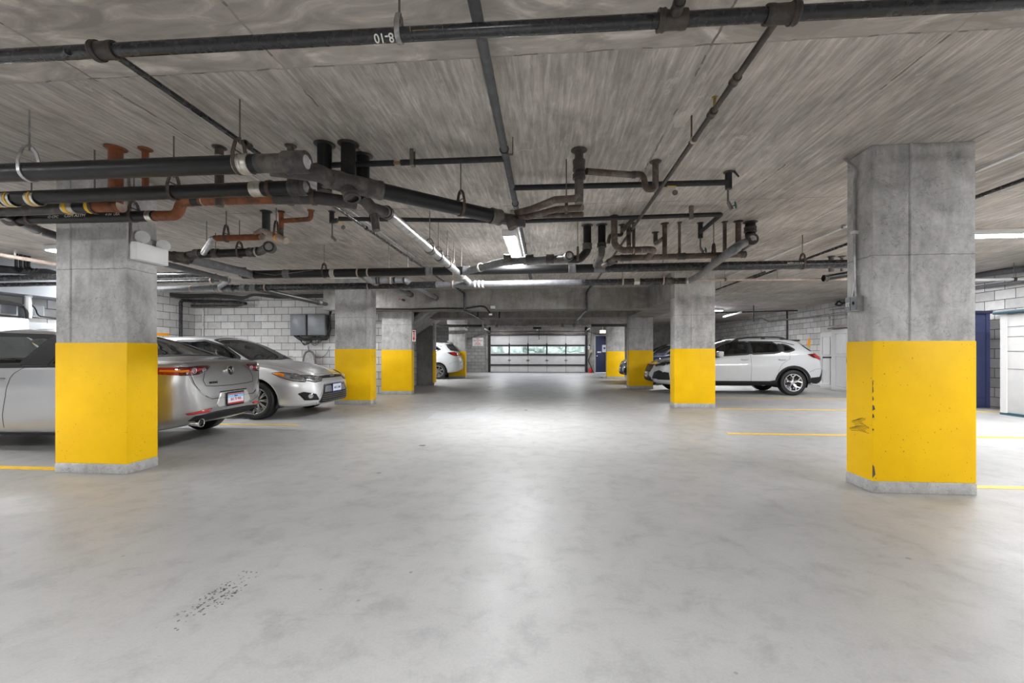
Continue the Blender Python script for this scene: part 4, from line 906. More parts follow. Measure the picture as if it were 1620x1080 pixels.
b_ = thing('junction_box', 'small pale box on the face of the big beam beside the drooping cable end', 'junction box', at(780, 486, Y=11.04))
q = at(780, 486, Y=11.04); m = MB(); m.box((q.x - .06, 10.98, q.z - .035), (q.x + .06, 11.05, q.z + .035), bev=.006); m.build('box', M['white'], b_)
for (px, lb) in ((756, 'left'), (790, 'right')):
    q = at(px, 493, Y=13.6); t = thing('hanger_rod', 'short black rod below the big beam, %s one of two' % lb, 'rod', q); m = MB(); m.cyl(q, at(px, 503, Y=13.6), .02, 8); m.build('rod', M['black'], t)
t = thing('valve', 'tiny red and black valve on the big beam above the third left column', 'valve', at(637, 474, Y=10.95))
q = at(637, 474, Y=10.95); m = MB(); m.lathe(q, (0, -1, 0), [(-.1, .03), (0, .03), (0, .0)], 12); m.build('body', M['black'], t); m = MB(); m.box((q.x - .10, q.y - .03, q.z), (q.x - .03, q.y, q.z + .02)); m.build('lever', M['red'], t, smooth=0)

# ---------------------------------------------------------------- garage door and blue door
g = bpy.data.objects.new('door_1', None); COL.objects.link(g); g.location = ((GX0 + GX1) / 2, YD, 0); g['kind'] = 'structure'
g['label'] = 'wide white sectional garage door with a row of five windows'
YG = YD - .02
rows = [(.02, .42), (.42, 1.02), (1.02, 1.62), (1.62, 2.20)]
cw = (GX1 - GX0) / 5
for ri, (z0, z1) in enumerate(rows):
    if ri == 2: continue
    m = MB(); m.box((GX0, YG, z0 + .006), (GX1, YG + .05, z1 - .006), bev=.004)
    dp = m.build('door_panel', M['door_panel'], g, smooth=0)
    for k in range(1, 5): m = MB(); m.box((GX0 + cw * k - .012, YG - .008, z0 + .01), (GX0 + cw * k + .012, YG, z1 - .01)); m.build('stile', M['steelrod'], dp, smooth=0)
m = MB(); z0, z1 = rows[2]
m.box((GX0, YG, z0), (GX1, YG + .05, z0 + .13)); m.box((GX0, YG, z1 - .09), (GX1, YG + .05, z1))
for k in range(6): m.box((GX0 + cw * k - (.02 if k == 0 else .05) + (.02 if k == 0 else 0), YG, z0 + .13), (GX0 + cw * k + (.05 if k < 5 else 0), YG + .05, z1 - .09))
m.build('window_section', M['door_panel'], g, smooth=0)
for k in range(5):
    m = MB(); m.box((GX0 + cw * k + .03, YG + .02, z0 + .12), (GX0 + cw * (k + 1) - .03, YG + .026, z1 - .08)); m.build('window_pane', M['glass_clear'], g, smooth=0)
for z in (1.60, 1.05, .44): m = MB(); m.box((GX0, YG - .05, z - .04), (GX1, YG - .006, z + .04)); m.build('stiffening_bar', M['dark'], g, smooth=0)
m = MB(); m.box((GX0, YG - .02, .0), (GX1, YG + .04, .025)); m.build('bottom_seal', M['black'], g, smooth=0)
for k in range(1, 5):
    x = GX0 + cw * k
    m = MB(); m.box((x - .03, YG - .06, 1.05), (x + .03, YG - .004, 1.72)); m.build('mullion', M['dark'], g, smooth=0)
    m = MB(); m.lathe((x, YG - .006, .72), (0, -1, 0), [(0, .06), (.03, .05), (.03, 0)], 10); m.box((x - .10, YG - .02, .70), (x + .10, YG - .006, .74)); m.build('hinge', M['steelrod'], g, smooth=0)
for s, x in ((-1, GX0 - .06), (1, GX1 + .06)):
    m = MB(); m.box((x - .05, YG - .14, .02), (x + .05, YG - .02, 2.35)); m.build('side_track', M['dark'], g, smooth=0)
    m = MB(); m.tube(fillet([(x, YG - .1, 2.2), (x, YG - .1, 2.45), (x, YG - 2.4, 2.47)], .25), .03, 8); m.build('overhead_track', M['galv'], g)
m = MB(); m.box((GX0 - .1, YG - .16, 2.21), (GX1 + .1, YG - .02, 2.30)); m.build('header_plate', M['steel_brown'], g, smooth=0)
m = MB(); m.cyl((GX0 - .1, YG - .2, 2.44), (GX1 + .1, YG - .2, 2.44), .016, 10); m.build('spring_shaft', M['steelrod'], g)
for xa, xb in ((GX0 + 1.0, GX0 + 2.6), (GX1 - 2.4, GX1 - .9)):
    m = MB(); n = 18
    m.tube([(xa + (xb - xa) * i / (n * 8) , YG - .2 + math.cos(i * PI / 4) * .045, 2.44 + math.sin(i * PI / 4) * .045) for i in range(n * 8 + 1)], .008, 5); m.build('torsion_spring', M['steelrod'], g)
op = thing('door_opener', 'garage door opener motor with rail, hanging in front of the garage door header', 'door opener', at(850, 519, Y=22.5))
q = at(850, 519, Y=22.5)
m = MB(); m.box((q.x - .22, q.y - .3, q.z - .06), (q.x + .22, q.y + .2, q.z + .12), bev=.02); m.build('motor_housing', M['dark'], op)
m = MB(); m.box((q.x - .03, q.y + .2, q.z + .0), (q.x + .03, YG - .25, q.z + .05)); m.build('rail', M['galv'], op, smooth=0)
m = MB(); m.cyl((q.x + .05, YG - .9, q.z + .02), (q.x + .05, YG - .12, 1.95), .02, 6); m.build('door_arm', M['dark'], op)
for s in (-1, 1): m = MB(); m.box((q.x + s * .2 - .015, q.y, q.z + .1), (q.x + s * .2 + .015, q.y + .03, CEIL)); m.build('bracket', M['dark'], op, smooth=0)
m = MB(); m.cyl((q.x, q.y - .1, q.z - .06), (q.x, q.y - .1, q.z - .12), .05, 12); m.build('bulb', M['white'], op)
# blue door
d = bpy.data.objects.new('door_2', None); COL.objects.link(d); d.location = ((BX0 + BX1) / 2, YD, 0); d['kind'] = 'structure'; d['label'] = 'navy blue steel door right of the garage door'
m = MB(); m.box((BX0 + .04, YD - .04, .01), (BX1 - .02, YD + .02, 2.14), bev=.004); m.build('door_leaf', M['blue'], d)
m = MB(); m.box((BX0 - .03, YD - .07, 0), (BX0 + .04, YD, 2.18)); m.box((BX0 - .03, YD - .07, 2.14), (BX1, YD, 2.20)); m.build('door_frame', M['pale_grey'], d, smooth=0)
m = MB(); m.box((BX0 + .42, YD - .06, 1.20), (BX0 + .68, YD - .042, 1.62)); m.build('window_sign', M['plate'], d, smooth=0)
m = MB(); m.lathe((BX0 + .55, YD - .062, 1.43), (0, -1, 0), [(0, .06), (.003, .06), (.003, 0)], 14); m.build('sign_emblem', M['plate_blue'], d)
m = MB(); m.box((BX0 + .14, YD - .055, 1.16), (BX0 + .36, YD - .042, 1.24)); m.build('small_sign', M['white'], d, smooth=0)
m = MB(); m.lathe((BX0 + .12, YD - .04, .98), (0, -1, 0), [(0, .03), (.03, .03), (.05, .035), (.06, .02), (.06, 0)], 12); m.build('door_knob', M['alu'], d)
m = MB(); m.box((BX0 + .5, YD - .12, 2.0), (BX1 - .06, YD - .04, 2.06)); m.build('door_closer', M['dark'], d, smooth=0)
# outdoors beyond the door panes
m = MB(); m.box((-12, YD + .25, -.4), (12, YD + 16, -.22)); o = m.build('driveway', M['asphalt'], smooth=0); o['kind'] = 'structure'
m = MB(); rnd = random.Random(3)
for i in range(70):
    x = -9 + i * .26; y = YD + 9 + rnd.random() * 1.5; r = .5 + rnd.random() * .5
    for k in range(4):
        bm = bmesh.new(); bmesh.ops.create_icosphere(bm, subdivisions=1, radius=r * (.7 + .5 * rnd.random()))
        off = Vector((x, y, -.1 + k * .55 + rnd.random() * .3))
        for v in bm.verts: v.co = v.co * (1 + (rnd.random() - .5) * .4) + off
        m.bm(bm)
o = m.build('hedge', M['leaf'], smooth=0); tag(o, 'green hedge outside, seen dimly through the garage door windows', 'hedge', kind='stuff')

def sign(name, label, px0, py0, px1, py1, Y, face, lines, cat='sign', yaw=None):
    a, b = at(px0, py1, Y=Y), at(px1, py0, Y=Y)
    t = thing(name, label, cat, ((a.x + b.x) / 2, Y, a.z))
    m = MB(); m.box((a.x, Y - .004, a.z), (b.x, Y + .01, b.z)); m.build('sign_board', M[face], t, smooth=0)
    for (txt, u, v, size, mt) in lines:
        lettering('lettering', txt, size, (a.x + (b.x - a.x) * u, Y - .0055, b.z + (a.z - b.z) * v), (1, 0, 0), (0, 0, 1), M[mt], t, .002)
    return t, a, b
t, a, b = sign('warning_sign', 'white sign with red lettering about car washing on the far block wall', 747.5, 534, 764.5, 547, YD - .02, 'white',
     [('NO', .5, .14, .11, 'red'), ('CAR WASHING', .5, .36, .085, 'red'), ('OR', .5, .53, .06, 'red'), ('REPAIRS', .5, .70, .085, 'red'), ('IN GARAGE', .5, .88, .08, 'red')])
t, a, b = sign('fire_sign', 'small white sign with a red arrow on the third left column', 652.2, 522, 657.5, 540, 11.372, 'white', [])
m = MB(); cx = (a.x + b.x) / 2; w_ = (b.x - a.x)
m.prism([(cx - w_ * .2, b.z - .02), (cx + w_ * .2, b.z - .02), (cx + w_ * .2, a.z + .09), (cx + w_ * .38, a.z + .09), (cx, a.z + .015), (cx - w_ * .38, a.z + .09), (cx - w_ * .2, a.z + .09)], 1, 11.360, 11.367); m.build('red_arrow', M['red'], t, smooth=0)
m = MB(); m.box((cx - w_ * .38, 11.360, b.z - .05), (cx + w_ * .38, 11.366, b.z - .02)); m.build('red_bar', M['red'], t, smooth=0)
for i, ch in enumerate('FIRE'): lettering('lettering', ch, .035, (cx, 11.358, b.z - .075 - i * .033), (1, 0, 0), (0, 0, 1), M['white'], t, .001)
q = at(954, 524.5, Y=YD - .1); t = thing('exit_sign', 'small lit exit sign above the blue door', 'sign', q)
m = MB(); m.box((q.x - .20, q.y - .04, q.z - .10), (q.x + .16, q.y + .03, q.z + .10), bev=.01); m.build('housing', M['white'], t)
m = MB(); m.box((q.x - .18, q.y - .046, q.z - .08), (q.x + .14, q.y - .041, q.z + .08)); m.build('face', M['exit'], t, smooth=0)
lettering('lettering', 'EXIT', .13, (q.x - .02, q.y - .048, q.z), (1, 0, 0), (0, 0, 1), M['red'], t, .003)
m = MB(); m.box((q.x - .04, q.y - .02, q.z + .1), (q.x + .0, q.y + .02, CEIL)); m.build('bracket', M['white'], t, smooth=0)
# controls between the two doors
q = at(933, 553, Y=YD - .09); t = thing('door_control_box', 'small pale control boxes and cable between garage door and blue door', 'control box', q)
for (px, py, w_, h_, mt) in ((931, 550, .18, .22, 'pale_grey'), (935.5, 556, .22, .20, 'strap_pale'), (933, 546, .10, .08, 'dark')):
    q = at(px, py, Y=YD - .1); m = MB(); m.box((q.x - w_ / 2, q.y, q.z - h_ / 2), (q.x + w_ / 2, YD - .06, q.z + h_ / 2), bev=.01); m.build('box', M[mt], t)
m = MB(); m.tube([at(934, 520, Y=YD - .09), at(934, 552, Y=YD - .09)], .02, 8); m.build('conduit', M['galv'], t)
t = thing('hose', 'black cable looping down the wall to the floor between the two doors', 'hose', at(940, 590, Y=YD - .3))
m = MB(); m.tube(fillet([at(936, 558, Y=YD - .14), at(930, 570, Y=YD - .14), at(934, 577, Y=YD - .14), at(939, 590, Y=YD - .3), at(944, 595.5, Y=21.5), at(953, 597, Z=.02)], .3), .022, 8); m.build('hose', M['black'], t)
q = at(934, 586, Y=24.9); t = thing('canister', 'small reddish canister on the floor left of the blue door', 'container', (q.x, 24.9, 0))
m = MB(); m.lathe((q.x, 24.9, 0), (0, 0, 1), [(0, 0), (0, .10), (.2, .10), (.24, .06), (.25, .03), (.28, .03), (.28, 0)], 16); m.build('body', M['red'], t)
m = MB(); m.tube(fillet([(q.x - .06, 24.9, .24), (q.x - .03, 24.9, .32), (q.x + .03, 24.9, .32), (q.x + .06, 24.9, .24)], .03), .008, 6); m.build('handle', M['dark'], t)
q = at(934, 478, Y=24.0)
t = thing('security_camera', 'small pale camera unit on the far left column near the sign', 'camera', at(737, 522, Y=19.2))
q = at(738, 521, Y=19.25); m = MB(); m.box((q.x - .06, q.y - .05, q.z - .07), (q.x + .05, q.y + .05, q.z + .04), bev=.01); m.build('body', M['white'], t)
m = MB(); m.cyl((q.x, q.y - .06, q.z + .10), (q.x, q.y + .03, q.z + .10), .045, 10); m.build('lens', M['alu'], t)
t = thing('light_box', 'pale rectangular box under the ceiling beside the far left column', 'light fitting', at(722, 509, Y=17.6))
a, b = at(708, 512.5, Y=17.6), at(737, 504.5, Y=17.6); m = MB(); m.box((a.x, 17.5, a.z), (b.x, 17.9, b.z), bev=.02); m.build('box', M['white'], t)
for x in (a.x + .1, b.x - .1): m = MB(); m.cyl((x, 17.7, b.z - .02), (x, 17.7, CEIL), .01, 6); m.build('rod', M['steelrod'], t)

# ---------------------------------------------------------------- emergency light on the nearest left column
t = thing('emergency_light', 'white emergency light box with two round lamps near the top of the nearest left column', 'emergency light', (-3.84, 3.86, 2.0))
m = MB(); m.box((-3.873, 3.68, 2.00), (-3.80, 4.02, 2.165), bev=.008); m.build('housing', M['white'], t)
for (y, z, rot) in ((3.76, 2.225, (.65, -.72, -.25)), (3.98, 2.20, (.75, -.62, -.25))):
    c = Vector((-3.82, y, z)); dv = Vector(rot).normalized()
    m = MB(); m.lathe(c - dv * .05, dv, [(0, 0), (0, .02), (.02, .045), (.055, .058), (.06, .058), (.06, .05), (.062, 0)], 20); o = m.build('lamp_head', M['white'], t)
    m = MB(); m.cyl((c.x, c.y, c.z - .05), (c.x - .01, c.y, 2.16), .012, 8); m.build('lamp_neck', M['white'], t)
m = MB(); m.tube(fillet([(-3.868, 3.70, 2.10), (-3.868, 3.685, 2.16), (-3.868, 3.69, 2.34), (-3.868, 3.67, CEIL)], .03), .010, 8); m.build('supply_conduit', M['steelrod'], t)
# switch box on the nearest right column
t = thing('switch_box', 'grey two-gang switch box numbered 33 on the side of the nearest right column', 'electrical box', (2.60, 3.82, 1.53))
m = MB(); m.box((2.565, 3.745, 1.475), (2.618, 3.885, 1.60), bev=.006); m.build('box', M['galv'], t)
m = MB(); m.box((2.560, 3.822, 1.482), (2.566, 3.882, 1.593)); m.build('cover_plate', M['grey_box'], t, smooth=0)
m = MB(); m.box((2.560, 3.750, 1.482), (2.566, 3.812, 1.593)); m.build('cover_plate', M['grey_box'], t, smooth=0)
m = MB(); m.box((2.551, 3.776, 1.53), (2.562, 3.786, 1.552)); m.build('switch_toggle', M['dark'], t, smooth=0)
lettering('lettering', '33', .045, (2.5595, 3.852, 1.537), (0, 1, 0), (0, 0, -1), M['chalk'], t, .001)
m = MB(); m.tube(fillet([(2.595, 3.80, 1.60), (2.60, 3.82, 1.72), (2.60, 3.83, 2.55), (2.60, 3.80, 2.66), (2.57, 3.90, CEIL)], .05), .011, 10); m.build('conduit', M['galv'], t)
m = MB(); m.tube([(2.595, 3.845, 1.60), (2.602, 3.835, 1.72)], .010, 10); m.build('second_conduit', M['galv'], t)
m = MB(); m.box((2.58, 3.81, 2.13), (2.62, 3.85, 2.155)); m.build('conduit_strap', M['white'], t, smooth=0)

# ---------------------------------------------------------------- grey boxes and cables on the back wall
def telecom(px0, px1, lab, deep=.34):
    a, b = at(px0, 530, Y=YB - deep), at(px1, 497, Y=YB - deep)
    t = thing('utility_cabinet', lab, 'utility box', ((a.x + b.x) / 2, YB - deep / 2, a.z), group='grey utility boxes')
    m = MB(); m.box((a.x, YB - deep, a.z), (b.x, YB - .01, b.z), bev=.01); m.build('box', M['grey_box'], t)
    m = MB(); m.box((a.x + .02, YB - deep - .008, a.z + .02), (b.x - .02, YB - deep + .002, b.z - .02), bev=.003); m.build('door', M['grey_box'], t)
    return t, a, b
telecom(459, 483.5, 'left of two grey utility boxes on the block wall, beside the second left column')
telecom(486.5, 514, 'right of two grey utility boxes on the block wall, beside the cable bundle')
rnd = random.Random(5)
cb = thing('cable_bundle', 'tangle of black cables under and right of the grey utility boxes', 'cables', at(500, 536, Y=11.4)); cb['kind'] = 'stuff'
m = MB()
for i in range(9):
    y = 11.35 + rnd.random() * .15; j = lambda s: (rnd.random() - .5) * s
    m.tube(fillet([at(468 + j(8), 531, Y=y), at(480 + j(10), 537 + j(4), Y=y), at(500 + j(10), 534 + j(6), Y=y), at(517 + j(5), 537 + j(5), Y=y), at(522 + j(3), 520 + j(6), Y=y), at(521 + j(3), 505, Y=y), at(523 + j(4), 492, Y=y)], .15), .016, 6)
for i in range(7):
    y = 11.4; j = lambda s: (rnd.random() - .5) * s
    x0 = 470 + rnd.random() * 40; r = 5 + rnd.random() * 5
    m.tube(fillet([at(x0, 533, Y=y), at(x0 + r * .3, 541 + j(4), Y=y), at(x0 + r, 545 + j(5), Y=y), at(x0 + r * 2, 540 + j(5), Y=y), at(x0 + r * 2.4, 534, Y=y)], .2), .007, 5)
m.tube(fillet([at(485, 540, Y=11.4), at(490, 560, Y=11.4), at(505, 568, Y=11.4), at(517, 560, Y=11.4), at(522, 548, Y=11.4)], .3), .006, 5)
m.build('cables', M['black'], cb)
# pier under the beam left of second left column
a, b = at(516, 491, Y=10.9), at(531, 458, Y=10.9)
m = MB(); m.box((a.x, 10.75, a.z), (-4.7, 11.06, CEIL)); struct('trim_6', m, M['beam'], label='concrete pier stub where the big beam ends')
# leaning rounded panel behind the silver sedan
t = thing('leaning_panel', 'pale rounded panel leaning on the block wall behind the silver sedan', 'panel', at(491, 600, Y=11.3))
prof = [at(x, y, Y=11.35) for x, y in ((480, 600), (479.5, 575), (481, 563), (484, 557), (489, 555), (494, 557), (497, 562), (499, 572), (499, 600))]
m = MB(); n = len(prof); m.add([(p.x, 11.34, p.z) for p in prof] + [(p.x, 11.40, p.z) for p in prof], [tuple(range(n))[::-1], tuple(range(n, 2 * n))] + [(i, (i + 1) % n, n + (i + 1) % n, n + i) for i in range(n)]); m.build('panel', M['curb'], t, smooth=0)
m = MB(); m.tube([(p.x, 11.35, p.z) for p in prof], .03, 8); m.build('rim', M['steelrod'], t)
t = thing('wall_pipe_frame', 'black pipe frame on the left wall corner behind the cars', 'pipe', at(286, 520, X=-9.95))
m = MB(); m.tube(fillet([at(286, 600, X=-10.0), at(286, 475, X=-10.0), at(305, 476, Y=11.35), at(370, 478, Y=11.35), at(389, 480, Y=11.2)], .1), .045, 8); m.build('pipe', M['steel_black'], t)
m = MB(); m.tube([at(303, 483.5, Y=11.45), at(375, 483.5, Y=11.45), at(389, 480, Y=11.3)], .035, 8); m.build('lower_pipe', M['worn_iron'], t)
t = thing('wall_conduit', 'thin pale conduit running down the back wall near its left corner', 'conduit', at(321, 520, Y=11.55))
m = MB(); m.tube([at(321.5, 470, Y=11.56), at(321.5, 600, Y=11.56)], .018, 8); m.build('conduit', M['galv'], t)
t = thing('cable_run', 'sagging black cables strung along the top of the back wall', 'cables', at(330, 466, Y=11.2)); t['kind'] = 'stuff'
m = MB()
for k in range(4): m.tube(fillet([at(250, 462 + k * 1.2, Y=10.6), at(290, 467 + k, Y=11), at(340, 466 + k, Y=11.1), at(385, 470 + k, Y=11.2), at(400, 466, Y=11.2), at(440, 468 + k, Y=11.3), at(520, 466 + k, Y=11.0)], .5), .028, 6)
m.build('cables', M['black'], t)
def wall_mark(px, py, X, label, w_=.16, h_=.5, Yp=None):
    q = at(px, py, X=X) if Yp is None else at(px, py, Y=Yp)
    t = thing('painted_mark', label, 'wall marking', q)
    m = MB(); s = -.004 if X > 0 else .004
    m.add([(X + s, q.y, q.z + h_ / 2), (X + s, q.y - w_ / 2, q.z + .05), (X + s, q.y - w_ / 4, q.z), (X + s, q.y - w_ / 3, q.z - .1), (X + s, q.y, q.z - h_ / 2), (X + s, q.y + w_ / 2, q.z - .05), (X + s, q.y + w_ / 4, q.z), (X + s, q.y + w_ / 3, q.z + .12)], [tuple(range(8))])
    m.build('mark', M['orange'], t, smooth=0)
wall_mark(1280, 542, XR, 'orange painted mark on the right block wall above the white crossover tail', .26, .34)
q = at(257, 529, X=XL)
t = thing('painted_mark', 'orange painted mark on the left wall just beside the nearest left column', 'wall marking', q)
m = MB(); m.box((XL, q.y - .25, q.z - .03), (XL + .004, q.y + .2, q.z + .04)); m.build('mark', M['orange'], t, smooth=0)

# ---------------------------------------------------------------- things along the left wall
def cabinet(name, label, x0, x1, y0, y1, z1, mt, doors=2, cat='cabinet', z0=0.0, side='x+'):
    t = thing(name, label, cat, ((x0 + x1) / 2, (y0 + y1) / 2, z0))
    m = MB(); m.box((x0, y0, z0), (x1, y1, z1), bev=.01); m.build('body', M[mt], t)
    for k in range(doors):
        a = y0 + (y1 - y0) * k / doors + .01; b = y0 + (y1 - y0) * (k + 1) / doors - .01
        xs = (x1, x1 + .02) if side == 'x+' else (x0 - .02, x0)
        m = MB(); m.box((xs[0], a, z0 + .03), (xs[1], b, z1 - .03), bev=.006); dd = m.build('door', M[mt], t)
        m = MB(); yy = b - .06 if k == 0 else a + .06; xx = xs[1] if side == 'x+' else xs[0]; sg = .03 if side == 'x+' else -.03
        zc = (z0 + z1) / 2; m.tube(fillet([(xx, yy, zc - .08), (xx + sg, yy, zc - .06), (xx + sg, yy, zc + .06), (xx, yy, zc + .08)], .02), .007, 6); m.build('handle', M['dark'], dd)
    return t
cabinet('storage_cabinet', 'tall white two-door cabinet against the left wall beyond the grey car', -9.7, -9.2, 4.7, 6.9, 1.74, 'white_plastic')
cabinet('storage_cabinet', 'pale grey cabinet just beyond the white one on the left wall', -9.9, -9.5, 6.98, 8.1, 1.70, 'pale_grey', 1)
for (p0, p1, y0, y1, lb) in ((-1, 29, 484, 502, 'larger grey box on the left wall above the white cabinet'), (50, 71, 484, 503, 'smaller grey box on the left wall above the grey cabinet')):
    a, b = at(p0, y1, X=-9.85), at(p1, y0, X=-9.85)
    t = thing('electrical_panel', lb, 'electrical box', ((-9.9), (a.y + b.y) / 2, a.z)); m = MB(); m.box((-10.13, a.y, 1.83), (-9.85, b.y, 2.06), bev=.012); m.build('box', M['pale_grey'], t)
    m = MB(); m.box((-9.852, a.y + .03, 1.85), (-9.842, b.y - .03, 2.04)); m.build('cover', M['grey_box'], t, smooth=0)
t = thing('white_pipe', 'white vertical pipe on the left wall between the two grey boxes', 'pipe', at(45, 485, X=-9.7))
m = MB(); m.tube([at(45, 503, X=-9.7), at(45, 466, X=-9.7)], .045, 10); m.build('pipe', M['white'], t); q = at(45, 468, X=-9.7); bell(t, q, (0, 0, 1), .045, .06, 'white')
t = thing('cable_run', 'black cables draped over the grey box on the left wall', 'cables', at(30, 482, X=-9.8)); t['kind'] = 'stuff'; m = MB()
for k in range(4): m.tube(fillet([at(-5, 474 + k * 2, X=-9.75), at(18, 478 + k, X=-9.75), at(36, 482 + k, X=-9.72), at(41 + k, 492, X=-9.66), at(42 + k * .6, 505, X=-9.66)], .2), .014, 6)
for k in range(2): m.tube(fillet([at(48, 480 + k * 2, X=-9.75), at(56, 487, X=-9.75), at(60, 500, X=-9.75), at(90, 503 + k, X=-9.75)], .2), .013, 6)
m.build('cables', M['black'], t)
t = thing('cable_tray', 'bundle of thick black cables on hooks under the ceiling at the far left', 'cables', at(40, 425, X=-9.0)); t['kind'] = 'stuff'; m = MB()
for k in range(5): m.tube(fillet([at(-30, 419 + k * 2.2, X=-8.9 - k * .05), at(20, 424 + k * 1.5, X=-8.9), at(50, 428 + k, X=-8.9), at(75, 427 + k, X=-8.9), at(100, 435 + k, X=-8.9)], .4), .028, 7)
m.build('cables', M['insul_black'], t)
m = MB()
for px in (26, 33, 40, 46): q = at(px, 421, X=-8.9); m.tube(fillet([(q.x, q.y, CEIL), (q.x, q.y, q.z - .02), (q.x + .1, q.y, q.z - .10), (q.x + .16, q.y, q.z - .05)], .05), .022, 6)
m.build('hook', M['insul_black'], t)
t = thing('sprinkler_branch', 'pinkish pipe under the ceiling at the far left, passing behind the nearest left column', 'pipe', at(40, 408, X=-8.2))
m = MB(); m.tube([at(-30, 398, X=-8.2), at(110, 421, X=-8.2)], .030, 10); m.build('pipe', M['strap_pale'], t); q = at(23, 407, X=-8.2); m = MB(); m.cyl(q, q + Vector((0, 0, .12)), .02, 8); m.build('sprinkler_head', M['galv'], t)

# ---------------------------------------------------------------- sheds by the right wall
def shed_door(t, x, y0, y1, z0, z1, mt):
    m = MB(); m.box((x - .025, y0, z0), (x, y1, z1), bev=.008); d_ = m.build('door', M[mt], t)
    w_ = (y1 - y0); m = MB()
    for (a, b) in ((z0 + .10, z0 + (z1 - z0) * .55), (z0 + (z1 - z0) * .6, z1 - .12)):
        for s in (0, 1):
            pass
        pts = [(x - .03, y0 + w_ * .2, a), (x - .03, y1 - w_ * .2, a), (x - .03, y1 - w_ * .2, b), (x - .03, y0 + w_ * .2, b), (x - .03, y0 + w_ * .2, a)]
        m.tube(pts, .012, 6, caps=False)
    m.build('panel_moulding', M[mt], d_); return d_
t = thing('garden_shed', 'white plastic double-door shed on the right, its doors moulded with panels', 'shed', (9.0, 12.9, 0))
m = MB(); m.box((8.64, 12.0, 0), (9.35, 13.72, 1.86), bev=.03); m.build('body', M['white_plastic'], t)
shed_door(t, 8.64, 12.85, 13.62, .06, 1.82, 'white_plastic'); dd = shed_door(t, 8.64, 12.05, 12.83, .06, 1.82, 'white_plastic')
m = MB(); m.tube(fillet([(8.62, 12.92, .82), (8.56, 12.91, .86), (8.56, 12.90, 1.0), (8.62, 12.92, 1.06)], .04), .014, 8); m.build('handle', M['dark'], t)
m = MB(); m.box((8.56, 11.95, 1.86), (9.38, 13.78, 1.90), bev=.015); m.prism([(12.0, 1.9), (13.75, 1.9), (12.85, 1.99)], 0, 8.6, 9.36); m.build('roof', M['steelrod'], t, smooth=0)
t = thing('garden_shed', 'narrow white locker just left of the double-door shed', 'shed', (9.1, 14.2, 0))
m = MB(); m.box((8.80, 13.80, 0), (9.35, 14.5, 1.80), bev=.03); m.build('body', M['white_plastic'], t)
shed_door(t, 8.80, 13.84, 14.46, .06, 1.76, 'white_plastic'); m = MB(); m.box((8.755, 13.9, .98), (8.775, 14.3, 1.02)); m.build('handle_bar', M['dark'], t, smooth=0)
t = thing('utility_locker', 'tall blue locker at the right edge between the column and the white shed', 'locker', (8.9, 9.9, 0))
m = MB(); m.box((8.35, 9.56, 0), (9.10, 10.2, 1.94), bev=.015); m.build('body', M['blue_shed'], t)
m = MB()
for k in range(11): m.box((8.37, 9.553, .05 + k * .17), (9.03, 9.562, .205 + k * .17))
m.build('slat_panel', M['blue_shed'], t, smooth=0)
m = MB(); m.box((9.04, 9.54, 0), (9.11, 9.6, 1.94)); m.build('corner_post', M['blue_shed'], t, smooth=0); m = MB(); m.box((8.3, 9.50, 1.94), (9.14, 10.25, 2.0), bev=.01); m.build('lid', M['blue'], t)
t = thing('garden_shed', 'white plastic shed with a dark teal lid at the right edge', 'shed', (8.8, 7.8, 0))
m = MB(); m.box((8.34, 6.2, .04), (9.3, 8.54, 1.84), bev=.02); m.build('body', M['white_plastic'], t)
m = MB(); m.box((8.325, 8.43, .04), (8.345, 8.54, 1.84)); m.build('corner_post', M['white_plastic'], t, smooth=0)
m = MB()
for z in (.84, 1.16, 1.42, 1.60): m.box((8.333, 6.25, z), (8.341, 8.54, z + .006))
m.build('panel_seam', M['steelrod'], t, smooth=0)
m = MB(); m.box((8.26, 6.1, 1.84), (9.36, 8.62, 1.90), bev=.015); m.build('lid', M['teal'], t); m = MB(); m.box((8.33, 6.2, 0), (9.3, 8.55, .045)); m.build('base', M['teal'], t, smooth=0)
t = thing('storage_bag', 'small dark reddish bundle lying on the teal shed lid at the right edge', 'bag', (8.6, 7.35, 1.9))
m = MB(); rnd = random.Random(8)
for i in range(7): m.tube([(8.45, 7.30 + i * .03, 1.905 + rnd.random() * .06), (8.55, 7.45 + rnd.random() * .25, 1.94 + rnd.random() * .08), (8.7, 7.35 + rnd.random() * .1, 1.93)], [.012, .03, .006], 6)
m.build('bundle', M['steel_brown'], t)
t = thing('bent_frame', 'black bent frame hung high on the right wall above the white shed', 'rack', at(1335, 480, X=9.3))
m = MB(); m.tube(fillet([at(1322, 482, X=9.3), at(1326, 476, X=9.3), at(1334, 480, X=9.3), at(1340, 475, X=9.3), at(1345, 474, X=9.3)], .1), .03, 6); m.tube(fillet([at(1322, 482, X=9.3), at(1328, 483, X=9.3), at(1336, 479, X=9.3), at(1345, 482, X=9.3)], .1), .025, 6); m.build('frame', M['black'], t)

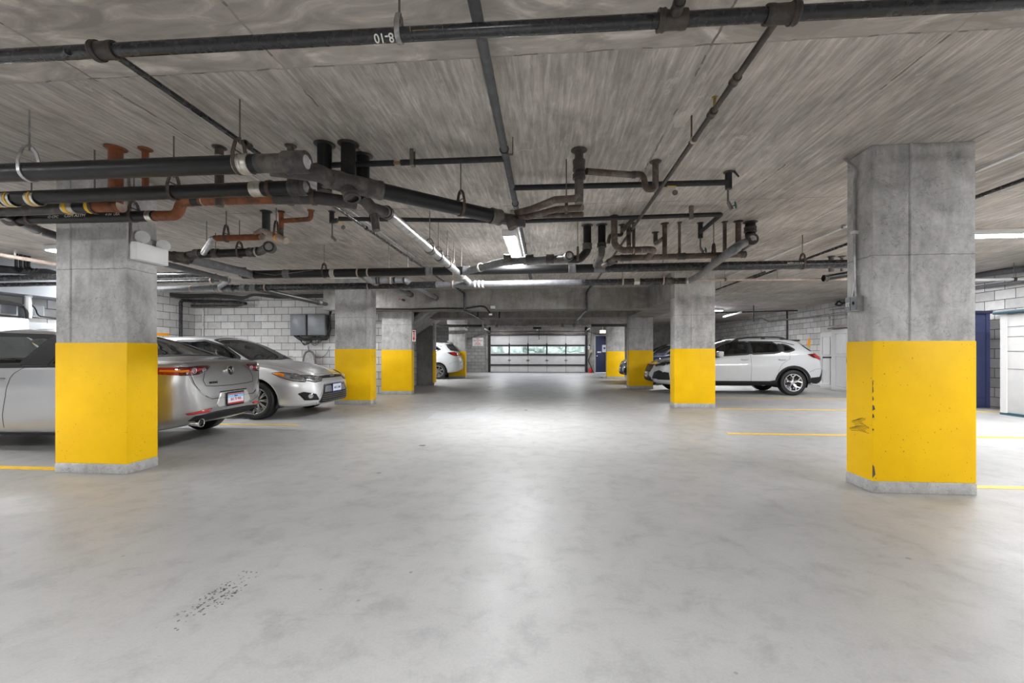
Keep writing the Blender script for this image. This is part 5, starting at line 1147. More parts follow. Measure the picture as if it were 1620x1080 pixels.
# ---------------------------------------------------------------- cars
def pchip(pts):
    xs = [p[0] for p in pts]; ys = [p[1] for p in pts]; n = len(xs)
    h = [xs[i + 1] - xs[i] for i in range(n - 1)]; dl = [(ys[i + 1] - ys[i]) / h[i] for i in range(n - 1)]
    d = [0.0] * n; d[0], d[-1] = dl[0], dl[-1]
    for i in range(1, n - 1):
        if dl[i - 1] * dl[i] > 0:
            w1, w2 = 2 * h[i] + h[i - 1], h[i] + 2 * h[i - 1]; d[i] = (w1 + w2) / (w1 / dl[i - 1] + w2 / dl[i])
    def f(x):
        if x <= xs[0]: return ys[0]
        if x >= xs[-1]: return ys[-1]
        i = 0
        while x > xs[i + 1]: i += 1
        t = (x - xs[i]) / h[i]
        return (ys[i] * (1 + 2 * t) * (1 - t) ** 2 + h[i] * d[i] * t * (1 - t) ** 2 + ys[i + 1] * t * t * (3 - 2 * t) + h[i] * d[i + 1] * t * t * (t - 1))
    return f
def inpoly(x, y, poly):
    c = False; n = len(poly); j = n - 1
    for i in range(n):
        xi, yi = poly[i]; xj, yj = poly[j]
        if (yi > y) != (yj > y) and x < (xj - xi) * (y - yi) / (yj - yi) + xi: c = not c
        j = i
    return c
def smooth_poly(poly, r=.03, n=4):
    out = []; N_ = len(poly)
    for i in range(N_):
        p = Vector((*poly[i], 0)); a = Vector((*poly[i - 1], 0)); b = Vector((*poly[(i + 1) % N_], 0))
        da, db = a - p, b - p; ra = min(r, da.length * .45); rb = min(r, db.length * .45)
        A, B = p + da.normalized() * ra, p + db.normalized() * rb
        for k in range(n + 1):
            t = k / n; q = A * (1 - t) ** 2 + p * 2 * t * (1 - t) + B * t * t; out.append((q.x, q.y))
    return out
class Car:
    def __init__(s, sp, label, cat='car'):
        s.sp = sp; s.L = sp['L']; s.root = thing(sp.get('name', 'car'), label, cat, sp['loc'], sp['rot'])
        s.top = pchip(sp['top']); s.bot = pchip(sp['bot']); s.sh = pchip(sp['sh']); s.w = pchip(sp['w'])
        s.drop = pchip(sp['drop']); s.rw = pchip(sp['rw']); s.sw = pchip(sp['sw'])
        s.body()
    def section(s, x):
        zt, zb, w = s.top(x), s.bot(x), s.w(x); zs = min(s.sh(x), zt - .03); zs = max(zs, zb + .06)
        zr = max(zt - s.drop(x), zs + .012); rw = min(s.rw(x), w * .97); sw = w * s.sw(x); rw = min(rw, sw * .985)
        H = zs - zb
        pts = [(0, zb), (w * .5, zb), (w * .86, zb + .01), (w * .945, zb + min(.05, H * .12)), (w * .975, zb + H * .22), (w * .988, zb + H * .36), (w, zb + H * .56), (w * .998, zb + H * .70), (w * (.35 + .65 * s.sw(x)) if s.sw(x) < 1 else w, zb + H * .86),
               (sw, zs - .012), (sw - .012, zs + .006), (sw * .75 + rw * .25 + .012, zs * .75 + zr * .25), (sw * .4 + rw * .6 + .010, zs * .4 + zr * .6), (sw * .12 + rw * .88 + .004, zs * .12 + zr * .88),
               (rw, zr + (zt - zr) * .12), (rw * .90, zr + (zt - zr) * .38), (rw * .62, zr + (zt - zr) * .76), (rw * .3, zr + (zt - zr) * .95), (0, zt)]
        for _ in range(2):
            q = [pts[0]]
            for i in range(len(pts) - 1):
                a, b = pts[i], pts[i + 1]; q += [(a[0] * .75 + b[0] * .25, a[1] * .75 + b[1] * .25), (a[0] * .25 + b[0] * .75, a[1] * .25 + b[1] * .75)]
            q.append(pts[-1]); pts = q
        return pts
    def body(s):
        sp = s.sp; xs = []; x = 0.0
        while x < s.L:
            xs.append(x); e = min(x, s.L - x); x += .008 if e < .16 else .014 if e < .4 else .024
        xs.append(s.L); vs = []; secs = [s.section(x) for x in xs]; n = len(secs[0])
        for x, sec in zip(xs, secs):
            vs += [(x, y, z) for y, z in sec] + [(x, -y, z) for y, z in sec[1:-1][::-1]]
        R = 2 * n - 2; fs = []
        for i in range(len(xs) - 1):
            for k in range(R): fs.append((i * R + k, i * R + (k + 1) % R, (i + 1) * R + (k + 1) % R, (i + 1) * R + k))
        for base, rev in ((0, 1), ((len(xs) - 1) * R, 0)):
            for k in range(n - 1):
                a, b = base + k, base + k + 1; c, d = base + (R - k) % R, base + (R - k - 1) % R
                f = [a, b] + ([d] if d != b else []) + ([c] if c != a else []); 
                if len(f) >= 3: fs.append(tuple(f[::-1] if rev else f))
        s.V = [Vector(v) for v in vs]; s.bvh = BVHTree.FromPolygons(s.V, fs)
        keep = []; arch = sp['arch']; axles = sp['axles']; zc = sp['wr']
        wins = [smooth_poly(p, .03) for p in sp.get('side_glass', [])]; tops = [smooth_poly(p, .05) for p in sp.get('top_glass', [])]
        moved = {}; cut = set()
        def inarch(v): return abs(v.y) > .48 and any((v.x - ax) ** 2 + (v.z - zc) ** 2 < arch ** 2 for ax in axles)
        for f in fs:
            c = sum((s.V[i] for i in f), Vector()) / len(f)
            if inarch(c): cut.update(f); continue
            if c.z > sp['belt'] - .02 and abs(c.y) > .3 and any(inpoly(c.x, c.z, p) for p in wins) and c.z < s.top(c.x) - .02: continue
            if c.z > sp['belt'] - .02 and any(inpoly(c.x, abs(c.y), p) for p in tops): continue
            keep.append(f)
        used = set(i for f in keep for i in f)
        for i in cut & used:
            v = s.V[i]
            if abs(v.y) < .5: continue
            ax = min(axles, key=lambda a: abs(a - v.x)); d = Vector((v.x - ax, 0, v.z - zc))
            if abs(d.length - arch) < .05: d = d.normalized() * arch; moved[i] = Vector((ax + d.x, v.y, max(zc + d.z, s.bot(v.x))))
        P = [moved.get(i, v) for i, v in enumerate(s.V)]
        mb = MB(); mb.add(P, keep); ob = mb.build('body', [sp['paint'], M['soot']], s.root, smooth=42, world=False, recalc=False)
        pl = max(ob.data.polygons, key=lambda q: q.center.z if abs(q.center.x - 2) < .6 and abs(q.center.y) < .4 else -9)
        if pl.normal.z < 0: ob.data.flip_normals()
        md = ob.modifiers.new('shell', 'SOLIDIFY'); md.thickness = .012; md.offset = -1; md.material_offset = 1; md.material_offset_rim = 0
        s.body_ob = ob
        # wheel houses
        for ax in axles:
            for sd in (1, -1):
                mb = MB(); ws = s.w(ax) - .03; A = [PI * (-.12 + 1.24 * k / 20) for k in range(21)]; v = []
                for a in A: v += [(ax + math.cos(a) * (arch - .004), sd * y, zc + math.sin(a) * (arch - .004)) for y in (ws, .50)]
                f = [(2 * k, 2 * k + 1, 2 * k + 3, 2 * k + 2) for k in range(20)]; v.append((ax, sd * .50, zc)); f += [(2 * k + 1, 41 + 1, 2 * k + 3) for k in range(20)]
                mb.add(v, f); mb.build('wheel_house', M['soot'], s.root, smooth=40, world=False)
    # -- projecting onto the body
    def ray(s, view, u, v, sd=1):
        if view == 'side': o, d = Vector((u, sd * 3, v)), Vector((0, -sd, 0))
        elif view == 'rear': o, d = Vector((-3, u, v)), Vector((1, 0, 0))
        elif view == 'front': o, d = Vector((s.L + 3, u, v)), Vector((-1, 0, 0))
        elif view == 'top': o, d = Vector((u, v, 4)), Vector((0, 0, -1))
        else:
            a = view; d = Vector((-math.cos(a), -math.sin(a), 0)); r = Vector((-math.sin(a), math.cos(a), 0)); c = Vector((s.L / 2, 0, 0)); o = c - d * 6 + r * u + Vector((0, 0, v))
        h = s.bvh.ray_cast(o, d)
        if h[0] is None: h = s.bvh.find_nearest(o + d * 3 if not isinstance(view, float) else o + d * 4)
        nn = h[1]
        if nn.dot(d) > 0: nn = -nn
        return h[0], nn
    def patch(s, name, poly, view, mat, off=.004, sd=1, parent=None, label=None, grid=.03, r=.012, hover=None, thick=.003):
        poly = smooth_poly(poly, r, 3) if r else poly
        us = [p[0] for p in poly]; vs_ = [p[1] for p in poly]; pts = []; n0 = 0
        bd = []
        for i in range(len(poly)):
            a, b = poly[i], poly[(i + 1) % len(poly)]; d = math.hypot(b[0] - a[0], b[1] - a[1]); k = max(1, int(d / grid))
            bd += [(a[0] + (b[0] - a[0]) * j / k, a[1] + (b[1] - a[1]) * j / k) for j in range(k)]
        inner = []; u = min(us) + grid * .5
        while u < max(us):
            v = min(vs_) + grid * .5
            while v < max(vs_):
                if inpoly(u, v, poly) and all((u - q[0]) ** 2 + (v - q[1]) ** 2 > (grid * .35) ** 2 for q in bd): inner.append((u, v))
                v += grid
            u += grid
        res = delaunay_2d_cdt([Vector(p) for p in bd + inner], [], [list(range(len(bd)))], 1, 1e-5)
        P = []; Nn = []
        for q in res[0]:
            h, nn = s.ray(view, q.x, q.y, sd); P.append(h + nn * off); Nn.append(nn)
        mb = MB(); n = len(P); mb.add(P, [tuple(f) for f in res[2]])
        ob = mb.build(name, mat, parent or s.root, label, smooth=50, world=False)
        if thick:
            md = ob.modifiers.new('thickness', 'SOLIDIFY'); md.thickness = thick; md.offset = 1
        return ob
    def strip(s, name, path, view, mat, wd=.006, off=.003, sd=1, closed=False, parent=None, label=None, step=.03):
        """a moulding or a shut line: a thin raised bead following the body"""
        pts = []; n = len(path)
        for i in range(n if closed else n - 1):
            a, b = path[i], path[(i + 1) % n]; d = math.hypot(b[0] - a[0], b[1] - a[1]); k = max(1, int(d / step))
            pts += [(a[0] + (b[0] - a[0]) * j / k, a[1] + (b[1] - a[1]) * j / k) for j in range(k)]
        pts.append(path[0] if closed else path[-1]); P = []
        for q in pts: h, nn = s.ray(view, q[0], q[1], sd); P.append((h, nn))
        vs = []; N_ = len(P)
        for i, (h, nn) in enumerate(P):
            t = (P[min(N_ - 1, i + 1)][0] - P[max(0, i - 1)][0]); t = t.normalized() if t.length > 1e-6 else Vector((1, 0, 0)); o = nn.cross(t).normalized()
            vs += [h - o * wd / 2 - nn * .001, h - o * wd / 2 + nn * off, h + o * wd / 2 + nn * off, h + o * wd / 2 - nn * .001]
        fs = [(4 * i + k, 4 * i + (k + 1) % 4, 4 * i + 4 + (k + 1) % 4, 4 * i + 4 + k) for i in range(N_ - 1) for k in range(4)]
        mb = MB(); mb.add(vs, fs); return mb.build(name, mat, parent or s.root, label, smooth=40, world=False)
    def window(s, poly, mat, sides=(1, -1), frame=.03, view='side', name='side_window'):
        sp_ = smooth_poly(poly, .03)
        for sd in sides:
            g_ = s.patch(name, poly, view, mat, off=-.004, sd=sd, grid=.05, r=.03, thick=.0)
            s.strip('window_seal', sp_, view, M['dark'], frame + .02, .004, sd, True, g_)
    def seam(s, path, view, sides=(1, -1), wd=.006, name='shut_line'):
        for sd in sides: s.strip(name, path, view, M['soot'], wd, .0012, sd)
    def wheel(s, ax, sd, style, W=.215):
        r = s.sp['wr']; rr = s.sp.get('rim', r * .68); y0 = sd * (s.w(ax) - .005); c = Vector((ax, y0, r)); d = Vector((0, sd, 0))
        mb = MB(); prof = [(-W + .02, rr * .96), (-W, rr * 1.02), (-W, r * .86), (-W + .03, r * .985), (-W / 2, r), (-.03, r * .985), (-.004, r * .93), (.002, r * .84), (.0, rr * 1.06), (-.01, rr * 1.0), (-.02, rr * .97)]
        mb.lathe(c, d, prof, 44); t_ = mb.build('wheel', M['black'], s.root, 'black tyre with rim', 40, world=False)
        mb = MB(); mb.lathe(c, d, [(-.02, rr * .98), (-.006, rr * 1.0), (-.008, rr * .93), (-.06, rr * .90), (-W + .03, rr * .88)], 44)
        mb.build('rim_barrel', M['alu'], t_, smooth=40, world=False)
        mb = MB(); mb.lathe(c - d * .10, d, [(0, 0), (0, rr * .62), (.012, rr * .62), (.012, 0)], 24); mb.build('brake_disc', M['steelrod'], t_, smooth=40, world=False)
        mb = MB(); Ux = Vector((1, 0, 0)); Uz = Vector((0, 0, 1))
        def spoke(a0, r0, a1, r1, w0, w1, d0=-.045, d1=-.014, th=.022, m_=None):
            m_ = m_ or mb
            p0 = c + (Ux * math.cos(a0) + Uz * math.sin(a0)) * r0 + d * d0; p1 = c + (Ux * math.cos(a1) + Uz * math.sin(a1)) * r1 + d * d1
            t = (p1 - p0).normalized(); o = t.cross(d).normalized(); v = []
            for p, w_ in ((p0, w0), (p1, w1)): v += [p - o * w_ / 2 - d * th, p + o * w_ / 2 - d * th, p + o * w_ * .35, p - o * w_ * .35]
            m_.add(v, [(0, 1, 2, 3), (4, 7, 6, 5), (0, 4, 5, 1), (1, 5, 6, 2), (2, 6, 7, 3), (3, 7, 4, 0)])
        if style == 'fine':
            for k in range(10):
                a = 2 * PI * k / 10
                for e in (-.09, .09): spoke(a + e * .6, rr * .18, a + e, rr * .97, .028, .016)
            mb.lathe(c - d * .05, d, [(0, rr * .25), (.028, rr * .22), (.032, rr * .12), (.032, 0)], 20)
            mb.build('spokes', M['alu'], t_, smooth=30, world=False)
        elif style == 'split':
            dk = MB()
            for k in range(5):
                a = PI / 2 + 2 * PI * k / 5
                spoke(a, rr * .2, a, rr * .60, .07, .05); spoke(a, rr * .55, a - .30, rr * .97, .045, .05); spoke(a, rr * .55, a + .30, rr * .97, .045, .05)
                spoke(a + .30, rr * .97, a + 2 * PI / 5 - .30, rr * .97, .02, .02, -.02, -.02)
                spoke(a + PI / 5, rr * .2, a + PI / 5, rr * .9, .05, .03, -.06, -.04, .02, dk)
            mb.lathe(c - d * .05, d, [(0, rr * .24), (.024, rr * .22), (.03, rr * .14), (.03, 0)], 20)
            mb.build('spokes', M['alu'], t_, smooth=30, world=False, label='bright five-arm spokes'); dk.build('dark_spokes', M['dark'], t_, smooth=30, world=False)
        else:
            for k in range(7): a = 2 * PI * k / 7; spoke(a, rr * .2, a, rr * .97, .07, .05)
            mb.lathe(c - d * .05, d, [(0, rr * .25), (.028, rr * .22), (.032, 0)], 20); mb.build('spokes', M['steelrod'], t_, smooth=30, world=False)
    def box(s, name, c, size, mat, bev=.03, parent=None, rot=0, label=None):
        mb = MB(); mb.box([-x / 2 for x in size], [x / 2 for x in size], bev=bev); R = Matrix.Rotation(rot, 3, 'Y'); mb.v = [R @ v + Vector(c) for v in mb.v]
        return mb.build(name, mat, parent or s.root, label, world=False)
    def seatrow(s, x, ys, wide=.50, z=.45, hb=.60):
        for y in ys:
            st_ = s.box('seat', (x + .25, y, z), (.52, wide, .16), M['seat'], .05)
            s.box('backrest', (x - .08, y, z + .36), (.14, wide * .96, hb), M['seat'], .05, st_, -.22); s.box('headrest', (x - .18, y, z + .36 + hb / 2 + .10), (.09, .27, .19), M['seat'], .04, st_, -.2)
    def mirror(s, x, z, sd, mat, out=.16):
        y = sd * (s.w(x) - .06)
        mb = MB(); mb.box((x - .10, -.11, z - .07), (x + .05, .11, z + .08), bev=.04); mb.v = [v + Vector((0, y + sd * out, 0)) for v in mb.v]; o = mb.build('mirror', mat, s.root, world=False)
        mb = MB(); mb.box((x - .05, y - sd * .03, z - .09), (x + .03, y + sd * (out - .03), z - .04), bev=.01); mb.build('mirror_arm', M['dark'], o, world=False)
    def plate(s, view, y, z, w_=.31, h_=.16, txt='', frame=None, face=None, off=.02, tilt=0):
        h, nn = s.ray(view, y, z); sx = -1 if view == 'rear' else 1; x = h.x + sx * off
        right = Vector((0, -1, 0)) if view == 'rear' else Vector((0, 1, 0))
        mb = MB(); mb.box((x - .004, y - w_ / 2 - .012, z - h_ / 2 - .012), (x + .004, y + w_ / 2 + .012, z + h_ / 2 + .012), bev=.002); o = mb.build('licence_plate', frame or M['alu'], s.root, 'licence plate', world=False)
        mb = MB(); mb.box((x + sx * .003, y - w_ / 2, z - h_ / 2 + .012), (x + sx * .006, y + w_ / 2, z + h_ / 2 - .012)); mb.build('plate_face', face or M['plate'], o, smooth=0, world=False)
        return o, x + sx * .0065, right

# ---- silver sedan seen from behind, nearest on the left
def curves(L_, **k): return k
maz = dict(L=4.66, loc=(-4.03, 5.22, 0), rot=PI + .05, paint=M['silver_car'], arch=.375, axles=(1.0, 3.75), wr=.325, belt=.93,
    top=[(0, .60), (.02, .70), (.05, .80), (.075, .93), (.10, 1.015), (.14, 1.035), (.30, 1.05), (.55, 1.085), (.80, 1.17), (1.2, 1.32), (1.6, 1.41), (2.0, 1.44), (2.4, 1.435), (2.8, 1.37), (3.2, 1.2), (3.55, 1.0), (3.9, .93), (4.3, .84), (4.52, .74), (4.62, .62), (4.66, .5)],
    bot=[(0, .47), (.03, .38), (.10, .32), (.3, .25), (.7, .2), (4.0, .19), (4.4, .2), (4.6, .25), (4.66, .35)],
    sh=[(0, .56), (.06, .76), (.10, .93), (.2, .975), (.6, .985), (1.5, .965), (2.5, .93), (3.5, .89), (4.2, .75), (4.66, .48)],
    w=[(0, .40), (.015, .50), (.05, .60), (.12, .69), (.25, .78), (.45, .855), (.9, .90), (1.4, .895), (2.5, .895), (3.9, .89), (4.3, .82), (4.5, .68), (4.62, .48), (4.66, .3)],
    drop=[(0, .02), (.3, .025), (.6, .03), (1.1, .05), (1.8, .07), (2.6, .08), (3.2, .10), (3.6, .05), (4.66, .03)],
    rw=[(0, .40), (.1, .66), (.5, .70), (.9, .66), (1.5, .60), (2.2, .575), (2.8, .60), (3.3, .66), (3.6, .70), (4.3, .6), (4.66, .3)],
    sw=[(0, .98), (.15, .965), (.5, .945), (1.5, .94), (3.5, .94), (4.3, .93), (4.66, .9)],
    side_glass=[[(1.87, .985), (1.70, 1.32), (2.5, 1.345), (2.95, 1.24), (3.25, 1.03), (3.2, .965)], [(1.0, 1.02), (1.12, 1.15), (1.30, 1.245), (1.41, 1.275), (1.53, .985), (1.1, .99)]],
    top_glass=[[(.60, 0), (.60, .56), (1.30, .50), (1.42, .46), (1.46, 0), (1.46, -.1), (.6, -.1)], [(2.75, 0), (2.72, .5), (3.38, .60), (3.50, .0), (3.5, -.1), (2.7, -.1)]])
c = Car(maz, 'silver-grey sedan nearest on the left, its tail showing right of the nearest left column')
for p in maz['side_glass']: c.window(p, M['glass'])
full = lambda poly: [p for p in poly if p[1] >= 0] + [(x, -y) for x, y in reversed(poly) if y > 0]
bl = [(.60, 0), (.60, .56), (1.30, .50), (1.42, .44), (1.46, 0)]; c.window([(.60, -.56), (.60, .56), (1.30, .50), (1.43, .42), (1.46, 0), (1.43, -.42), (1.30, -.50)], M['privacy'], (1,), .03, 'top', 'rear_window')
c.window([(2.70, -.46), (2.70, .46), (3.38, .58), (3.50, 0), (3.38, -.58)], M['glass'], (1,), .03, 'top', 'windscreen')
for sd in (1, -1):
    c.patch('pillar_trim', [(1.53, .985), (1.41, 1.285), (1.69, 1.335), (1.87, .985)], 'side', M['soot'], .005, sd)
c.strip('belt_moulding', [(1.0, .98), (2.0, .968), (3.2, .945)], 'side', M['dark'], .02, .006, 1); c.strip('belt_moulding', [(1.0, .98), (2.0, .968), (3.2, .945)], 'side', M['dark'], .02, .006, -1)
c.seam([(1.80, .965), (1.90, .90), (1.93, .85), (1.94, .65), (1.99, .45), (2.0, .3)], 'side'); c.seam([(3.3, .93), (3.2, .6), (3.2, .3)], 'side')
for x in (2.08, 1.30):
    for sd in (1, -1): h, nn = c.ray('side', x, .84, sd); mb = MB(); mb.tube(fillet([(x - .09, h.y - sd * .005, .84), (x - .07, h.y + sd * .025, .842), (x + .07, h.y + sd * .025, .848), (x + .09, h.y - sd * .005, .85)], .02), .011, 8); mb.build('door_handle', maz['paint'], c.root, world=False)
c.seam([(1.42, .235), (2.0, .235), (3.3, .235)], 'side')
for sd in (1, -1):
    c.patch('rocker_trim', [(1.40, .20), (1.40, .245), (3.35, .245), (3.35, .20)], 'side', M['dark'], .006, sd, r=0)
# tail
def lamp_rear(sgn):
    S = lambda pts: [(sgn * a, b) for a, b in pts]
    t1 = c.patch('tail_lamp', S([(.31, .965), (.39, .905), (.54, .868), (.70, .865), (.70, .962), (.55, .972), (.37, .975)]), 'rear', M['darkred'], .008)
    c.patch('light_bar', S([(.40, .925), (.56, .905), (.69, .90), (.69, .935), (.55, .945), (.40, .948)]), 'rear', M['redlens'], .013, parent=t1, r=.004)
    for (y, rr_) in ((.44, .028), (.585, .034)):
        h, nn = c.ray('rear', sgn * y, .922); nn = Vector((-1, 0, 0)); mb = MB(); mb.lathe(h + Vector((-.012, 0, 0)), nn, [(0, rr_), (.008, rr_), (.010, rr_ * .86), (.008, rr_ * .74), (.0, rr_ * .7)], 22); mb.build('lamp_ring', M['chrome'], t1, world=False)
        mb = MB(); mb.lathe(h + Vector((-.012, 0, 0)), nn, [(0, rr_ * .66), (.006, rr_ * .5), (.008, 0)], 18); mb.build('lamp_lens', M['lens'], t1, world=False)
    c.patch('amber_segment', S([(.64, .905), (.695, .903), (.695, .930), (.64, .932)]), 'rear', M['amber'], .016, parent=t1, r=.003)
    t2 = c.patch('tail_lamp', [(.13, .87), (.13, .958), (.32, .962), (.46, .945), (.32, .885)], 'side', M['redlens'], .007, sgn)
    c.patch('amber_segment', [(.14, .905), (.14, .932), (.30, .935), (.31, .915)], 'side', M['amber'], .012, sgn, parent=t2, r=.004)
    c.patch('bumper_reflector', S([(.40, .425), (.64, .412), (.66, .432), (.52, .455), (.38, .458)]), 'rear', M['redlens'], .006, r=.006)
    c.strip('bumper_crease', S([(.34, .46), (.44, .485), (.56, .52), (.66, .55)]), 'rear', maz['paint'], .02, .010)
lamp_rear(1); lamp_rear(-1)
c.seam([(.33, .965), (.40, .93), (.46, .80), (.44, .735), (.3, .722), (0, .715), (-.3, .722), (-.44, .735), (-.46, .80), (-.40, .93), (-.33, .965)], 'rear', (1,), .008)
c.patch('lower_valance', [(-.62, .34), (-.58, .395), (-.3, .415), (.3, .415), (.58, .395), (.62, .34), (.3, .31), (-.3, .31)], 'rear', M['dark'], .004)
c.patch('plate_recess', [(-.27, .46), (-.32, .50), (-.25, .64), (.25, .64), (.32, .50), (.27, .46)], 'rear', M['silver_car2'], .004, label='brighter recess round the licence plate')
for k, yy in enumerate((.635,)): c.strip('recess_edge', [(-.25, .645), (.25, .645)], 'rear', M['soot'], .016, .010)
po, px_, rt = c.plate('rear', 0, .545, .30, .155, frame=M['dark'], off=.022)
mb = MB(); mb.box((px_ - .001, -.15, .595), (px_ + .001, .15, .607)); mb.build('plate_band', M['red'], po, smooth=0, world=False)
mb = MB(); mb.box((px_ - .001, -.15, .480), (px_ + .001, .15, .497)); mb.build('plate_band', M['red'], po, smooth=0, world=False)
mb = MB(); mb.box((px_ - .0005, -.15, .560), (px_ + .001, .15, .594)); mb.build('sky_band', plain('sky_blue_plate_print', (.25, .55, .85), .4), po, smooth=0, world=False)
lettering('plate_lettering', 'BX 73 925', .046, (px_ - .001, 0, .537), rt, (0, 0, 1), M['red'], po, .001, world=False)
lettering('plate_lettering', 'Illinois', .022, (px_ - .001, 0, .577), rt, (0, 0, 1), M['plate_blue'], po, .0006, world=False)
h, nn = c.ray('rear', 0, .905)
mb = MB()
bx = h.x - .022
mb.lathe((bx, 0, .905), (-1, 0, 0), [(-.02, .062), (.004, .064), (.012, .060), (.012, .050), (.002, .046)], 28); bo = mb.build('badge', M['chrome'], c.root, 'round chrome badge', world=False)
mb = MB(); mb.lathe((bx + .004, 0, .905), (-1, 0, 0), [(0, .048), (.003, .047), (.003, 0)], 24); mb.build('badge_field', M['dark'], bo, world=False)
mb = MB(); pts = [(-.046, .012), (-.024, .020), (0, -.022), (.024, .020), (.046, .012)]
mb.tube([(bx - .008, y, .905 + z) for y, z in pts], [.004, .007, .008, .007, .004], 8); mb.build('badge_wings', M['chrome'], bo, world=False)
h, nn = c.ray('rear', .36, .775); lettering('model_lettering', 'MAZDA3', .034, (h.x - .006, .31, .765), (0, -1, 0), (0, 0, 1), M['dark'], c.root, .0008, .003, world=False)
for y in (.50, -.50):
    mb = MB(); mb.lathe((.05, y, .305), (-1, 0, -.05), [(-.25, .030), (-.03, .046), (.0, .050), (.010, .050), (.012, .046), (.008, .041), (-.1, .038)], 24); mb.build('exhaust_tip', M['chrome'], c.root, world=False)
mb = MB(); mb.lathe((3.3 - .25, -.1, 1.37), (0, 0, 1), [(0, .0)] * 2, 6)
for ax in maz['axles']:
    for sd in (1, -1): c.wheel(ax, sd, 'plain')
c.seatrow(1.52, (.38, -.38), .50, .42, .54); c.seatrow(2.02, (.38, -.38), .5, .46); c.box('parcel_shelf', (.95, 0, .94), (.6, 1.15, .04), M['seat'], .01); c.box('dashboard', (3.05, 0, .88), (.35, 1.35, .22), M['dark'], .05); c.box('cabin_floor', (2.1, 0, .35), (2.4, 1.4, .06), M['soot'], .01)

# ---- silver sedan seen from the front, behind it
cor = dict(L=4.64, loc=(-8.56, 7.68, 0), rot=0, paint=M['silver_car2'], arch=.375, axles=(1.0, 3.69), wr=.325, belt=.93,
    top=[(0, .6), (.03, .8), (.08, 1.0), (.15, 1.08), (.55, 1.12), (.9, 1.25), (1.3, 1.38), (1.7, 1.44), (2.1, 1.455), (2.5, 1.43), (2.85, 1.34), (3.2, 1.18), (3.52, 1.01), (3.8, .965), (4.15, .88), (4.40, .79), (4.52, .735), (4.58, .68), (4.615, .60), (4.64, .48)],
    bot=[(0, .4), (.1, .3), (.4, .22), (4.1, .19), (4.35, .19), (4.5, .205), (4.60, .24), (4.64, .30)],
    sh=[(0, .5), (.1, .95), (.6, 1.02), (1.5, .985), (2.5, .95), (3.5, .91), (3.95, .85), (4.3, .75), (4.5, .66), (4.64, .43)],
    w=[(0, .4), (.1, .75), (.4, .87), (1, .885), (3.7, .888), (4.0, .875), (4.2, .84), (4.38, .765), (4.50, .66), (4.58, .55), (4.62, .44), (4.64, .30)],
    drop=[(0, .02), (.5, .03), (1.1, .05), (1.8, .07), (2.6, .09), (3.2, .11), (3.55, .06), (4.0, .05), (4.64, .04)],
    rw=[(0, .3), (.1, .66), (.5, .68), (1.5, .6), (2.2, .575), (2.8, .60), (3.3, .66), (3.6, .70), (4.1, .64), (4.4, .55), (4.58, .45), (4.64, .22)],
    sw=[(0, .97), (1.5, .94), (3.5, .94), (4.2, .95), (4.64, .96)],
    side_glass=[[(2.02, 1.0), (2.02, 1.34), (2.55, 1.35), (2.9, 1.25), (3.25, 1.05), (3.25, .975)], [(1.25, 1.05), (1.45, 1.25), (1.90, 1.345), (1.92, 1.0)]],
    top_glass=[[(2.66, 0), (2.68, .48), (3.40, .62), (3.53, 0), (3.53, -.1), (2.66, -.1)], [(.60, 0), (.60, .5), (1.40, .45), (1.45, 0), (1.45, -.1), (.6, -.1)]])
c = Car(cor, 'silver sedan parked nose out beside the second left column, its headlamp and front wheel visible')
for p in cor['side_glass']: c.window(p, M['glass'])
c.window([(2.64, -.47), (2.64, .47), (3.40, .60), (3.53, 0), (3.40, -.60)], M['glass'], (1,), .035, 'top', 'windscreen')
c.window([(.60, -.5), (.60, .5), (1.38, .44), (1.45, 0), (1.38, -.44)], M['privacy'], (1,), .03, 'top', 'rear_window')
c.seam([(3.32, .93), (3.22, .6), (3.22, .25)], 'side'); c.seam([(2.0, .96), (2.0, .25)], 'side')
c.seam([(3.50, .60), (3.60, .70), (4.3, .555), (4.42, .50), (4.47, .3), (4.49, 0), (4.47, -.3), (4.42, -.50), (4.3, -.555), (3.60, -.70), (3.5, -.60)], 'top', (1,))
for yy in (.38, -.38): c.strip('bonnet_crease', [(3.62, yy * 1.2), (4.0, yy * 1.1), (4.40, yy * .8)], 'top', cor['paint'], .02, .0015)
